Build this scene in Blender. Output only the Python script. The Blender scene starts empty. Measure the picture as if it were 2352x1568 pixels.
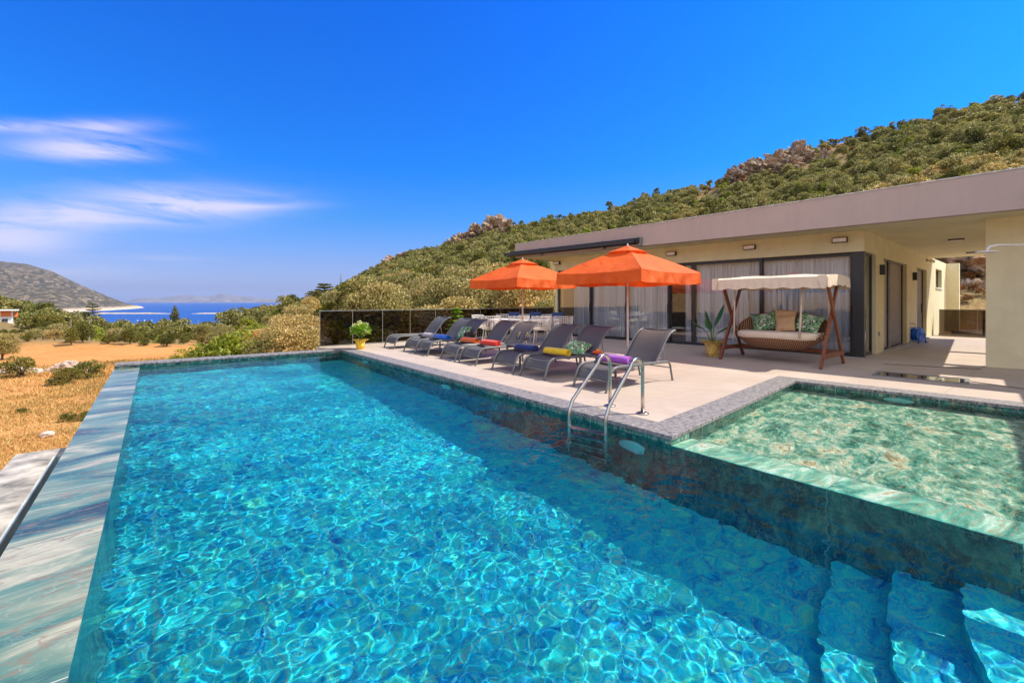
import bpy, math, random
import numpy as np
from mathutils import noise, Vector, Matrix
R = random.Random(7)
SC = bpy.context.scene
COL = SC.collection
PI = math.pi
F = 1030.0; HC = 1.35; HY = 691.0; CX = 1176.0      # focal length, eye height, horizon row and centre column in a 2352 wide picture

def P(px, py, z=0.0):
    "point of the horizontal plane z that a pixel of the photograph shows"
    d = (HC - z) * F / (py - HY)
    return Vector(((px - CX) / F * d, d, z))

# ------------------------------------------------------------------ materials
MATS = {}
def nodes(name):
    m = bpy.data.materials.new(name); m.use_nodes = True
    nt = m.node_tree; b = nt.nodes['Principled BSDF']
    MATS[name] = m
    return m, nt, b
def N(nt, kind, **kw):
    n = nt.nodes.new(kind)
    for k, v in kw.items():
        if k.startswith('i_'): n.inputs[k[2:].replace('_', ' ')].default_value = v
        else: setattr(n, k, v)
    return n
def ramp(nt, fac, stops, interp='LINEAR'):
    r = nt.nodes.new('ShaderNodeValToRGB'); r.color_ramp.interpolation = interp
    e = r.color_ramp.elements
    while len(e) < len(stops): e.new(.5)
    for k, (p, c) in enumerate(stops):
        e[k].position = p; e[k].color = (c[0], c[1], c[2], 1)
    nt.links.new(fac, r.inputs[0]); return r.outputs[0]
def coords(nt, kind='Object', scale=(1, 1, 1), rot=(0, 0, 0)):
    t = nt.nodes.new('ShaderNodeTexCoord'); mp = nt.nodes.new('ShaderNodeMapping')
    mp.inputs['Scale'].default_value = scale; mp.inputs['Rotation'].default_value = rot
    nt.links.new(t.outputs[kind], mp.inputs['Vector']); return mp.outputs[0]
def coords2(nt, ang, scale):
    'pattern drawn out along the compass angle ang'
    m2 = nt.nodes.new('ShaderNodeMapping'); m2.inputs['Scale'].default_value = scale; nt.links.new(coords(nt, rot=(0, 0, -ang)), m2.inputs['Vector']); return m2.outputs[0]
def noise_t(nt, vec, scale, detail=4, rough=.55, dist=0):
    n = nt.nodes.new('ShaderNodeTexNoise')
    n.inputs['Scale'].default_value = scale; n.inputs['Detail'].default_value = detail
    n.inputs['Roughness'].default_value = rough; n.inputs['Distortion'].default_value = dist
    nt.links.new(vec, n.inputs['Vector']); return n.outputs['Fac']
def bump(nt, b, h, strength=.3, dist=.02):
    bp = nt.nodes.new('ShaderNodeBump'); bp.inputs['Strength'].default_value = strength; bp.inputs['Distance'].default_value = dist
    nt.links.new(h, bp.inputs['Height']); nt.links.new(bp.outputs[0], b.inputs['Normal'])
def mix(nt, fac, a, b_):
    m = nt.nodes.new('ShaderNodeMix'); m.data_type = 'RGBA'
    for s, v in ((0, fac), (6, a), (7, b_)):
        if hasattr(v, 'is_linked') or hasattr(v, 'links'): nt.links.new(v, m.inputs[s])
        else: m.inputs[s].default_value = v if s == 0 else (*v, 1)
    return m.outputs[2]
def mat(name, col, rough=.6, var=.15, scale=6, bmp=0, bscale=40, metal=0, spec=.5, sheen=0, col2=None):
    m, nt, b = nodes(name)
    v = coords(nt)
    f = noise_t(nt, v, scale)
    lo = tuple(c * (1 - var) for c in col); hi = col2 or tuple(min(1, c * (1 + var)) for c in col)
    nt.links.new(ramp(nt, f, [(.3, lo), (.7, hi)]), b.inputs['Base Color'])
    b.inputs['Roughness'].default_value = rough; b.inputs['Metallic'].default_value = metal
    b.inputs['Specular IOR Level'].default_value = spec
    if sheen: b.inputs['Sheen Weight'].default_value = sheen
    if bmp: bump(nt, b, noise_t(nt, v, bscale, 3), bmp, .01)
    return m

POOLROT = math.atan2(.7826, -.6225)
def stone_floor():
    m, nt, b = nodes('deck_tile'); v = coords(nt, rot=(0, 0, -POOLROT))
    br = N(nt, 'ShaderNodeTexBrick'); nt.links.new(v, br.inputs['Vector'])
    br.offset = 0; br.inputs['Scale'].default_value = 1
    br.inputs['Brick Width'].default_value = 1.2; br.inputs['Row Height'].default_value = 1.2
    br.inputs['Mortar Size'].default_value = .005; br.inputs['Bias'].default_value = 0
    br.inputs['Color1'].default_value = (.55, .455, .38, 1); br.inputs['Color2'].default_value = (.48, .395, .325, 1)
    br.inputs['Mortar'].default_value = (.26, .22, .19, 1)
    f = noise_t(nt, v, 1.1, 6, .62, .6); f2 = noise_t(nt, coords(nt, rot=(0, 0, -POOLROT), scale=(1, 6, 1)), 2.2, 5, .6)
    c = mix(nt, ramp(nt, f, [(.38, (0, 0, 0)), (.62, (.9, .9, .9))]), br.outputs['Color'], (.44, .355, .29))
    c = mix(nt, ramp(nt, f2, [(.45, (0, 0, 0)), (.75, (.35, .35, .35))]), c, (.60, .51, .43))
    nt.links.new(c, b.inputs['Base Color']); b.inputs['Roughness'].default_value = .55
    bump(nt, b, f, .05, .01); return m
def granite():
    m, nt, b = nodes('coping_granite'); v = coords(nt)
    f = noise_t(nt, coords(nt, scale=(1, 1.8, 1), rot=(0, 0, .4)), 17, 7, .78); g = noise_t(nt, coords(nt, scale=(1, 3, 1), rot=(0, 0, .6)), 9, 6, .75, .8)
    c = ramp(nt, f, [(.38, (.02, .02, .024)), (.5, (.17, .16, .16)), (.62, (.36, .34, .33))])
    c = mix(nt, ramp(nt, g, [(.46, (0, 0, 0)), (.60, (.6, .6, .6))]), c, (.36, .33, .33))
    nt.links.new(c, b.inputs['Base Color']); b.inputs['Roughness'].default_value = .6
    bump(nt, b, f, .4, .006); return m
def marble(name, stops, rot=0, tile=None, rough=.25, sc=1.3, cont=.72, nr=.68, nd=1.2, hv=.4, phi=.5, vein=(.62, .42, .25), stretch=(1, 3.2, 1), grout=(.45, .5, .46), tw=1.2, th=.6):
    m, nt, b = nodes(name)
    v = coords(nt, rot=(0, 0, rot)); vs = coords2(nt, phi, stretch)
    if tile is not None:                      # every slab is cut from another part of the block
        vo = nt.nodes.new('ShaderNodeTexVoronoi')
        br0 = nt.nodes.new('ShaderNodeTexBrick'); br0.offset = 0; br0.inputs['Scale'].default_value = 1
        br0.inputs['Brick Width'].default_value = tw; br0.inputs['Row Height'].default_value = th
        br0.inputs['Mortar Size'].default_value = 0
        br0.inputs['Color1'].default_value = (0, 0, 0, 1); br0.inputs['Color2'].default_value = (9, 5, 3, 1)
        nt.links.new(v, br0.inputs['Vector'])
        ad = N(nt, 'ShaderNodeVectorMath', operation='ADD'); nt.links.new(vs, ad.inputs[0]); nt.links.new(br0.outputs['Color'], ad.inputs[1])
        vs = ad.outputs[0]; nt.nodes.remove(vo)
    f = noise_t(nt, vs, sc, 9, nr, nd)
    c = ramp(nt, f, [(.5 + (p - .5) * cont, q) for p, q in stops])
    g = noise_t(nt, vs, sc * .9, 7, .6, 2.6)
    c = mix(nt, ramp(nt, g, [(.485, (0, 0, 0)), (.5, (.75, .75, .75)), (.53, (0, 0, 0))]), c, vein)
    h = noise_t(nt, vs, sc * 3.1, 6, .6, 2.)
    c = mix(nt, ramp(nt, h, [(.485, (0, 0, 0)), (.5, (hv, hv, hv)), (.515, (0, 0, 0))]), c, (.75, .78, .74))
    if tile is not None:
        br = nt.nodes.new('ShaderNodeTexBrick'); br.offset = 0; br.inputs['Scale'].default_value = 1
        br.inputs['Brick Width'].default_value = tw; br.inputs['Row Height'].default_value = th
        br.inputs['Mortar Size'].default_value = tile
        br.inputs['Color1'].default_value = (0, 0, 0, 1); br.inputs['Color2'].default_value = (0, 0, 0, 1); br.inputs['Mortar'].default_value = (1, 1, 1, 1)
        nt.links.new(v, br.inputs['Vector'])
        c = mix(nt, br.outputs['Color'], c, grout)
    nt.links.new(c, b.inputs['Base Color']); b.inputs['Roughness'].default_value = rough; b.inputs['Specular IOR Level'].default_value = .35
    return m
def wall_marble(name, stops, **kw): return marble(name, stops, **kw)

def water_mat(name='pool_water', tint=None):
    m = bpy.data.materials.new(name); m.use_nodes = True; nt = m.node_tree; nt.nodes.clear()
    g = nt.nodes.new('ShaderNodeBsdfRefraction'); g.inputs['IOR'].default_value = 1.33; g.inputs['Roughness'].default_value = 0
    g.inputs['Color'].default_value = tint or WATER_TINT
    gl = nt.nodes.new('ShaderNodeBsdfGlossy'); gl.inputs['Roughness'].default_value = 0; gl.inputs[0].default_value = (1, 1, 1, 1)
    fr = nt.nodes.new('ShaderNodeFresnel'); fr.inputs[0].default_value = 1.33; mu = N(nt, 'ShaderNodeMath', operation='MULTIPLY'); mu.inputs[1].default_value = .36; nt.links.new(fr.outputs[0], mu.inputs[0])
    mx = nt.nodes.new('ShaderNodeMixShader'); nt.links.new(mu.outputs[0], mx.inputs[0]); nt.links.new(g.outputs[0], mx.inputs[1]); nt.links.new(gl.outputs[0], mx.inputs[2])
    if FINE:
        f = noise_t(nt, coords(nt), 24, 3, .6); bp = nt.nodes.new('ShaderNodeBump'); bp.inputs['Strength'].default_value = 1; bp.inputs['Distance'].default_value = .0022
        nt.links.new(f, bp.inputs['Height']); nt.links.new(bp.outputs[0], g.inputs['Normal'])
    o = nt.nodes.new('ShaderNodeOutputMaterial'); nt.links.new(mx.outputs[0], o.inputs[0]); return m
FINE = False
WATER_TINT = (.55, .95, 1, 1)
def pane(name, tint, spec=1.0, rough=0.0):
    "thin pane: see-through with a mirror reflection that grows at grazing angles"
    m = bpy.data.materials.new(name); m.use_nodes = True; nt = m.node_tree; nt.nodes.clear()
    t = nt.nodes.new('ShaderNodeBsdfTransparent'); t.inputs[0].default_value = (*tint, 1)
    g = nt.nodes.new('ShaderNodeBsdfGlossy'); g.inputs['Roughness'].default_value = rough; g.inputs[0].default_value = (1, 1, 1, 1)
    fr = nt.nodes.new('ShaderNodeFresnel'); fr.inputs[0].default_value = 1.5
    mu = N(nt, 'ShaderNodeMath', operation='MULTIPLY', use_clamp=True); mu.inputs[1].default_value = spec; nt.links.new(fr.outputs[0], mu.inputs[0])
    mx = nt.nodes.new('ShaderNodeMixShader'); o = nt.nodes.new('ShaderNodeOutputMaterial')
    nt.links.new(mu.outputs[0], mx.inputs[0]); nt.links.new(t.outputs[0], mx.inputs[1]); nt.links.new(g.outputs[0], mx.inputs[2]); nt.links.new(mx.outputs[0], o.inputs[0])
    return m
def leaf_mat(name, cols, trans=.25, rough=.55, patch=.12):
    m, nt, b = nodes(name)
    geo = nt.nodes.new('ShaderNodeNewGeometry'); oi = nt.nodes.new('ShaderNodeObjectInfo')
    n = len(cols)
    c = ramp(nt, geo.outputs['Random Per Island'], [(k / max(1, n - 1), cols[k]) for k in range(n)])
    tint = ramp(nt, oi.outputs['Random'], [(0, (.72, .80, .60)), (.5, (1, 1, 1)), (1, (1.22, 1.08, .95))])
    mm = nt.nodes.new('ShaderNodeMix'); mm.data_type = 'RGBA'; mm.blend_type = 'MULTIPLY'; mm.inputs[0].default_value = 1
    nt.links.new(c, mm.inputs[6]); nt.links.new(tint, mm.inputs[7])
    pos = noise_t(nt, geo.outputs['Position'], patch, 4, .7)
    t2 = ramp(nt, pos, [(.36, (.62, .64, .46)), (.5, (.97, .95, .82)), (.64, (1.28, 1.10, 1.02))])
    m2 = nt.nodes.new('ShaderNodeMix'); m2.data_type = 'RGBA'; m2.blend_type = 'MULTIPLY'; m2.inputs[0].default_value = 1
    nt.links.new(mm.outputs[2], m2.inputs[6]); nt.links.new(t2, m2.inputs[7])
    nt.links.new(m2.outputs[2], b.inputs['Base Color']); b.inputs['Roughness'].default_value = rough
    tr = nt.nodes.new('ShaderNodeBsdfTranslucent'); nt.links.new(m2.outputs[2], tr.inputs[0])
    ms = nt.nodes.new('ShaderNodeMixShader'); ms.inputs[0].default_value = trans
    o = nt.nodes['Material Output']
    nt.links.new(b.outputs[0], ms.inputs[1]); nt.links.new(tr.outputs[0], ms.inputs[2]); nt.links.new(ms.outputs[0], o.inputs[0])
    return m
def wood(name, c1, c2, rough=.5):
    m, nt, b = nodes(name); v = coords(nt, scale=(14, 14, 1.2))
    f = noise_t(nt, v, 2.2, 5, .6, .8)
    nt.links.new(ramp(nt, f, [(.3, c1), (.7, c2)]), b.inputs['Base Color']); b.inputs['Roughness'].default_value = rough
    bump(nt, b, f, .15, .004); return m

# ------------------------------------------------------------------ mesh builder
def rotz(v, a):
    c, s = math.cos(a), math.sin(a); return (v[0] * c - v[1] * s, v[0] * s + v[1] * c) + tuple(v[2:])
class MB:
    def __init__(s): s.v = []; s.f = []
    def add(s, vs, fs):
        o = len(s.v); s.v += [tuple(v) for v in vs]; s.f += [tuple(i + o for i in f) for f in fs]; return s
    def box(s, x0, x1, y0, y1, z0, z1, M=None):
        vs = [Vector((x, y, z)) for x in (x0, x1) for y in (y0, y1) for z in (z0, z1)]
        if M is not None: vs = [M @ v for v in vs]
        return s.add(vs, [(0, 1, 3, 2), (4, 6, 7, 5), (0, 4, 5, 1), (2, 3, 7, 6), (0, 2, 6, 4), (1, 5, 7, 3)])
    def rbox(s, x0, x1, y0, y1, z0, z1, r=.01, M=None):
        "box with chamfered edges"
        import itertools
        bm = bmesh_box(x0, x1, y0, y1, z0, z1, r)
        vs, fs = bm
        if M is not None: vs = [M @ Vector(v) for v in vs]
        return s.add(vs, fs)
    def prism(s, poly, z0, z1):
        "polygon extruded from z0 to z1; z may be a function of (x, y)"
        n = len(poly); g = lambda z, p: z(p) if callable(z) else z
        vs = [(p[0], p[1], g(z0, p)) for p in poly] + [(p[0], p[1], g(z1, p)) for p in poly]
        area = sum(poly[i][0] * poly[(i + 1) % n][1] - poly[(i + 1) % n][0] * poly[i][1] for i in range(n))
        top = tuple(range(n, 2 * n)); bot = tuple(range(n - 1, -1, -1))
        fs = [top, bot] + [(i, (i + 1) % n, n + (i + 1) % n, n + i) for i in range(n)]
        if area < 0: fs = [tuple(reversed(f)) for f in fs]
        return s.add(vs, fs)
    def tube(s, pts, r, n=10, caps=True, flat=1.0):
        pts = [Vector(p) for p in pts]; rr = r if isinstance(r, (list, tuple)) else [r] * len(pts)
        rings = []; up = Vector((0, 0, 1)); prev = None
        for i, p in enumerate(pts):
            t = (pts[min(i + 1, len(pts) - 1)] - pts[max(i - 1, 0)]).normalized()
            if prev is None:
                a = t.cross(up)
                if a.length < .05: a = t.cross(Vector((0, 1, 0)))
                a.normalize()
            else:
                a = prev - t * prev.dot(t); a.normalize()
            prev = a; b = t.cross(a)
            rings.append([p + (a * math.cos(k * 2 * PI / n) + b * math.sin(k * 2 * PI / n) * flat) * rr[i] for k in range(n)])
        vs = [v for ring in rings for v in ring]
        fs = [(i * n + k, i * n + (k + 1) % n, (i + 1) * n + (k + 1) % n, (i + 1) * n + k) for i in range(len(pts) - 1) for k in range(n)]
        if caps: fs += [tuple(range(n - 1, -1, -1)), tuple((len(pts) - 1) * n + k for k in range(n))]
        return s.add(vs, fs)
    def lathe(s, prof, n=24, c=(0, 0, 0), wob=None):
        vs = []
        for (r, z) in prof:
            for k in range(n):
                a = k * 2 * PI / n; q = r * (wob(a, z) if wob else 1)
                vs.append((c[0] + q * math.cos(a), c[1] + q * math.sin(a), c[2] + z))
        fs = [(i * n + k, i * n + (k + 1) % n, (i + 1) * n + (k + 1) % n, (i + 1) * n + k) for i in range(len(prof) - 1) for k in range(n)]
        fs += [tuple(range(n - 1, -1, -1)), tuple((len(prof) - 1) * n + k for k in range(n))]
        return s.add(vs, fs)
    def ball(s, c, r, n=10, m=7, sq=(1, 1, 1), jit=0, seed=0):
        vs = [(c[0], c[1], c[2] - r * sq[2])]
        for j in range(1, m):
            t = PI * j / m
            for k in range(n):
                a = 2 * PI * k / n
                d = Vector((math.sin(t) * math.cos(a), math.sin(t) * math.sin(a), -math.cos(t)))
                q = r * (1 + (jit * noise.noise(d * 2.3 + Vector((seed, seed * .7, 0))) if jit else 0))
                vs.append((c[0] + d.x * q * sq[0], c[1] + d.y * q * sq[1], c[2] + d.z * q * sq[2]))
        vs.append((c[0], c[1], c[2] + r * sq[2]))
        fs = [(0, 1 + (k + 1) % n, 1 + k) for k in range(n)]
        for j in range(m - 2):
            for k in range(n):
                a = 1 + j * n + k; b = 1 + j * n + (k + 1) % n; fs.append((a, b, b + n, a + n))
        L = len(vs) - 1
        fs += [(L, 1 + (m - 2) * n + k, 1 + (m - 2) * n + (k + 1) % n) for k in range(n)]
        return s.add(vs, fs)
    def grid(s, fn, nu, nv, closed=False):
        vs = [fn(i / nu, j / nv) for j in range(nv + 1) for i in range(nu + 1)]
        fs = [(j * (nu + 1) + i, j * (nu + 1) + i + 1, (j + 1) * (nu + 1) + i + 1, (j + 1) * (nu + 1) + i) for j in range(nv) for i in range(nu)]
        return s.add(vs, fs)
    def build(s, name, m, parent=None, smooth=False, off=None, bevel=0, solid=0, sub=0):
        me = bpy.data.meshes.new(name)
        vs = s.v if off is None else [(v[0] - off[0], v[1] - off[1], v[2] - off[2]) for v in s.v]
        me.from_pydata(vs, [], s.f); me.materials.append(m)
        if smooth: me.polygons.foreach_set('use_smooth', [True] * len(me.polygons))
        me.update()
        o = bpy.data.objects.new(name, me); COL.objects.link(o)
        if parent is not None: o.parent = parent
        if solid:
            md = o.modifiers.new('thickness', 'SOLIDIFY'); md.thickness = solid; md.offset = 0
        if bevel:
            md = o.modifiers.new('edges', 'BEVEL'); md.width = bevel; md.segments = 2; md.limit_method = 'ANGLE'
        if sub:
            md = o.modifiers.new('smooth', 'SUBSURF'); md.levels = sub; md.render_levels = sub
        return o
def tag(o, label=None, cat=None, group=None, kind=None):
    if label: o['label'] = label
    if cat: o['category'] = cat
    if group: o['group'] = group
    if kind: o['kind'] = kind
    return o
def thing(name, label, cat, loc=(0, 0, 0), rz=0, group=None):
    o = bpy.data.objects.new(name, None); COL.objects.link(o); o.empty_display_size = .1
    o.location = loc; o.rotation_euler = (0, 0, rz); return tag(o, label, cat, group)
def struct(o): o['kind'] = 'structure'; return o
def copy_tree(o, parent=None):
    c = o.copy(); COL.objects.link(c); c.parent = parent
    for ch in list(CH.get(o.name, [])) or [x for x in o.children]:
        copy_tree(ch, c)
    return c
CH = {}
def place(proto, first, loc, rz, label, group=None, cat=None, scale=None):
    o = proto if first else copy_tree(proto)
    o.location = loc; o.rotation_euler = (0, 0, rz); o['label'] = label
    if group: o['group'] = group
    if scale: o.scale = scale
    return o
def fast_mesh(name, V, Q, m, parent=None):
    "numpy arrays of vertices and quads"
    me = bpy.data.meshes.new(name); nv, nq = len(V), len(Q)
    me.vertices.add(nv); me.vertices.foreach_set('co', V.astype(np.float32).ravel())
    me.loops.add(nq * 4); me.loops.foreach_set('vertex_index', Q.astype(np.int32).ravel())
    me.polygons.add(nq); me.polygons.foreach_set('loop_start', np.arange(0, nq * 4, 4, dtype=np.int32))
    me.update(calc_edges=True); me.materials.append(m)
    o = bpy.data.objects.new(name, me); COL.objects.link(o); o.parent = parent; return o

# ------------------------------------------------------------------ palette
M_deck = stone_floor(); M_gran = granite()
GREEN = [(.28, (.003, .035, .045)), (.42, (.006, .10, .105)), (.52, (.018, .19, .17)), (.62, (.10, .28, .21)), (.74, (.42, .46, .33))]
PALE = [(.22, (.02, .022, .025)), (.34, (.035, .06, .065)), (.42, (.045, .12, .11)), (.50, (.09, .19, .15)), (.57, (.19, .25, .18)), (.65, (.42, .40, .29)), (.72, (.20, .25, .19)), (.82, (.22, .13, .06))]
KID = [(.22, (.006, .06, .045)), (.36, (.03, .18, .12)), (.47, (.14, .38, .26)), (.55, (.38, .54, .36)), (.63, (.88, .82, .60)), (.72, (.60, .34, .14)), (.82, (.05, .18, .12))]
M_green = marble('green_marble', GREEN, rot=-POOLROT, tile=.004, rough=.2, sc=1.6)
M_ledge = marble('pale_marble', PALE, rot=-POOLROT, tile=.003, rough=.22, sc=.62, cont=.8, vein=(.22, .15, .10), nr=.6, nd=.9, hv=.12, phi=.75, stretch=(1, 3.4, 1), tw=2.4, th=1.2, grout=(.5, .5, .45))
M_strip = marble('strip_marble', [(p, tuple(min(1, c * 1.35 + .05) for c in q)) for p, q in KID], rot=-POOLROT, tile=.003, rough=.2, sc=1.1, tw=1.2, th=1.2, grout=(.35, .4, .35))
M_kid = marble('shallow_marble', KID, rot=-POOLROT, tile=.004, rough=.3, sc=2.2, cont=.52, nr=.80, nd=.4, phi=.9, stretch=(1, 2.0, 1), tw=1.2, th=1.2, vein=(.5, .36, .16))
M_pool = marble('sparkle_pool_tile', [(.22, (.003, .06, .36)), (.36, (.006, .25, .56)), (.50, (.015, .58, .72)), (.62, (.06, .80, .68)), (.74, (.72, .95, .38))], rot=-POOLROT, tile=.004, rough=.4, sc=4.6, cont=.85, nr=.74, stretch=(1, 1.4, 1), tw=1.2, th=.6, vein=(.45, .80, .40))  # blue and yellow-green speckle paints the sparkle of refracted light onto the tile
M_water = water_mat(); M_water2 = water_mat('shallow_water', (.86, .98, .99, 1))
M_steel = mat('polished_steel', (.50, .47, .42), rough=.24, var=.05, metal=1)
M_frame = mat('charcoal_aluminium', (.022, .024, .028), rough=.4, var=.1)
M_rail_g = mat('smoked_rail', (.05, .05, .05), rough=.4)
M_wall = mat('olive_render', (.75, .69, .44), rough=.85, var=.06, scale=2.5, bmp=.12, bscale=160)
M_fascia = mat('taupe_render', (.47, .375, .335), rough=.8, var=.04, scale=2, bmp=.08, bscale=160)
def streaks(m, amt):
    nt = m.node_tree; b = nt.nodes['Principled BSDF']; l = b.inputs['Base Color'].links[0]; src = l.from_socket
    f = noise_t(nt, coords(nt, scale=(3, 3, .3)), 1.6, 5, .7); g = noise_t(nt, coords(nt), .8, 5, .7)
    c = mix(nt, ramp(nt, f, [(.48, (0, 0, 0)), (.72, (amt, amt, amt))]), src, (.16, .14, .12)); c = mix(nt, ramp(nt, g, [(.45, (0, 0, 0)), (.75, (amt, amt, amt))]), c, (.22, .2, .17))
    nt.links.new(c, b.inputs['Base Color'])
streaks(M_wall, .07); streaks(M_fascia, .10)
M_white = mat('white_paint', (.78, .77, .74), rough=.5, var=.04)
M_concrete = mat('pale_concrete', (.42, .40, .36), rough=.85, var=.15, scale=4, bmp=.3, bscale=30)
M_grey = mat('grey_metal', (.20, .21, .21), rough=.45, var=.08)
M_blk = mat('black_plastic', (.012, .012, .014), rough=.45)
M_rooftop = mat('roof_gravel', (.36, .34, .31), rough=.95, var=.3, scale=30, bmp=.5, bscale=80)

# ------------------------------------------------------------------ camera, sun, sky
cam = bpy.data.cameras.new('camera'); co = bpy.data.objects.new('camera', cam); COL.objects.link(co); SC.camera = co
co.location = (0, 0, HC); co.rotation_euler = (PI / 2, 0, 0)
cam.sensor_width = 36; cam.lens = 36 * F / 2352; cam.shift_y = (HY - 784) / 2352; cam.clip_start = .05; cam.clip_end = 60000
SUNV = Vector((.80, .094, 1)).normalized()
sl = bpy.data.lights.new('sun', 'SUN'); sl.energy = 4.9; sl.angle = math.radians(.5); sl.color = (1, .91, .78); sl.cycles.is_caustics_light = True
so = bpy.data.objects.new('sun', sl); COL.objects.link(so); so.rotation_euler = SUNV.to_track_quat('Z', 'Y').to_euler(); so.location = (20, 2, 30)
ELEV = math.asin(SUNV.z); AZ = math.atan2(SUNV.x, SUNV.y)

W = bpy.data.worlds.new('World'); SC.world = W; W.use_nodes = True
nt = W.node_tree; bg = nt.nodes['Background']; bg.inputs[1].default_value = .088
sky = nt.nodes.new('ShaderNodeTexSky'); sky.sky_type = 'NISHITA'; sky.sun_disc = False
sky.sun_elevation = ELEV; sky.sun_rotation = AZ; sky.altitude = 100; sky.air_density = 1.0; sky.dust_density = 1.6; sky.ozone_density = 4.0
tc = nt.nodes.new('ShaderNodeTexCoord')
sep = nt.nodes.new('ShaderNodeSeparateXYZ'); nt.links.new(tc.outputs['Generated'], sep.inputs[0])
def wm(op, a, b=None, c=None, clamp=False):
    n = nt.nodes.new('ShaderNodeMath'); n.operation = op; n.use_clamp = clamp
    for k, v in enumerate((a, b, c)):
        if v is None: continue
        if isinstance(v, (int, float)): n.inputs[k].default_value = v
        else: nt.links.new(v, n.inputs[k])
    return n.outputs[0]
# sky graded bluer with height, then dimmed above the view to deepen shade
el = wm('ARCTAN2', sep.outputs[2], wm('SQRT', wm('ADD', wm('MULTIPLY', sep.outputs[0], sep.outputs[0]), wm('MULTIPLY', sep.outputs[1], sep.outputs[1]))))
grad = ramp(nt, wm('DIVIDE', el, 1.2, clamp=True), [(0, (1.25, 1.42, 2.6)), (.02, (1.0, 1.12, 2.0)), (.064, (.76, .95, 1.68)), (.145, (.24, .90, 1.70)), (.23, (.03, .84, 2.0)), (.49, (.0, .75, 2.3)), (.60, (.02, .42, 1.3)), (.78, (.07, .22, .52)), (1, (.10, .22, .40))])
mm = nt.nodes.new('ShaderNodeMix'); mm.data_type = 'RGBA'; mm.blend_type = 'MULTIPLY'; mm.inputs[0].default_value = 1
nt.links.new(sky.outputs[0], mm.inputs[6]); nt.links.new(grad, mm.inputs[7])
back_fill = wm('MULTIPLY', wm('SUBTRACT', wm('MULTIPLY', sep.outputs[1], -2.2), -.1, clamp=True), .9, clamp=True)
mb_ = nt.nodes.new('ShaderNodeMix'); mb_.data_type = 'RGBA'; nt.links.new(back_fill, mb_.inputs[0]); nt.links.new(mm.outputs[2], mb_.inputs[6]); mb_.inputs[7].default_value = (11.4, 11.4, 12.4, 1)  # added pale brightness behind the camera, unseen, lifts the shaded walls
# thin cloud veils low in the west, placed by compass bearing and elevation
az = wm('ARCTAN2', sep.outputs[0], sep.outputs[1])
cv = nt.nodes.new('ShaderNodeCombineXYZ'); nt.links.new(wm('MULTIPLY', az, 1.0), cv.inputs[0]); nt.links.new(wm('MULTIPLY', el, 6.5), cv.inputs[1])
cn = nt.nodes.new('ShaderNodeTexNoise'); cn.inputs['Scale'].default_value = 5.5; cn.inputs['Detail'].default_value = 9; cn.inputs['Roughness'].default_value = .62; cn.inputs['Distortion'].default_value = .7
nt.links.new(cv.outputs[0], cn.inputs['Vector'])
def blob(px, py, wx, wy, k, skew=0.0):
    skew += (HY - py) * (CX - px) / math.hypot(px - CX, F) / F
    "soft lens-shaped veil centred on a bearing and an elevation; sharper along its upper rim"
    a0 = math.atan2(px - CX, F); e0 = math.atan2(HY - py, math.hypot(px - CX, F))
    sx = wx / F * math.cos(a0) ** 2; sy = wy / F * math.cos(a0)
    dx = wm('DIVIDE', wm('SUBTRACT', az, a0), sx)
    dy = wm('DIVIDE', wm('SUBTRACT', wm('SUBTRACT', el, e0), wm('MULTIPLY', wm('SUBTRACT', az, a0), skew)), sy)
    r2 = wm('ADD', wm('MULTIPLY', dx, dx), wm('MULTIPLY', dy, dy))
    e = wm('POWER', 2.718, wm('MULTIPLY', r2, -1.0))
    return wm('MULTIPLY', e, k)
bl = [blob(90, 291, 210, 13, .8, -.05), blob(215, 342, 160, 24, 1.2, -.03), blob(250, 292, 110, 18, .4, .0), blob(410, 470, 230, 38, 1.05, -.01), blob(150, 500, 220, 30, .8, .0), blob(20, 552, 160, 34, .85, -.05), blob(370, 592, 110, 6, .35, -.04), blob(0, 630, 330, 26, .40), blob(540, 474, 170, 9, .4, 0.0)]
tot = bl[0]
for x in bl[1:]: tot = wm('ADD', tot, x)
tot = wm('MULTIPLY', tot, wm('SUBTRACT', wm('MULTIPLY', cn.outputs['Fac'], 3.6), 1.0, clamp=True))
tot = wm('MULTIPLY', wm('SMOOTH_MIN', tot, 1.0, .3), .72, clamp=True)
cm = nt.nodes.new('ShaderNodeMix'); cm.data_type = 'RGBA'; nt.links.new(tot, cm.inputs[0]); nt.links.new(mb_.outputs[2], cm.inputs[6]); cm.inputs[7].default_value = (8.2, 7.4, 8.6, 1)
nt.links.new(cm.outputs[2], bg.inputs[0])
SC.view_settings.view_transform = 'Standard'; SC.view_settings.look = 'None'; SC.view_settings.exposure = .45; SC.view_settings.gamma = 1
SC.cycles.use_denoising = True; SC.cycles.max_bounces = 10; SC.cycles.transparent_max_bounces = 16; SC.cycles.caustics_reflective = False
SC.cycles.sample_clamp_indirect = 8

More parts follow.
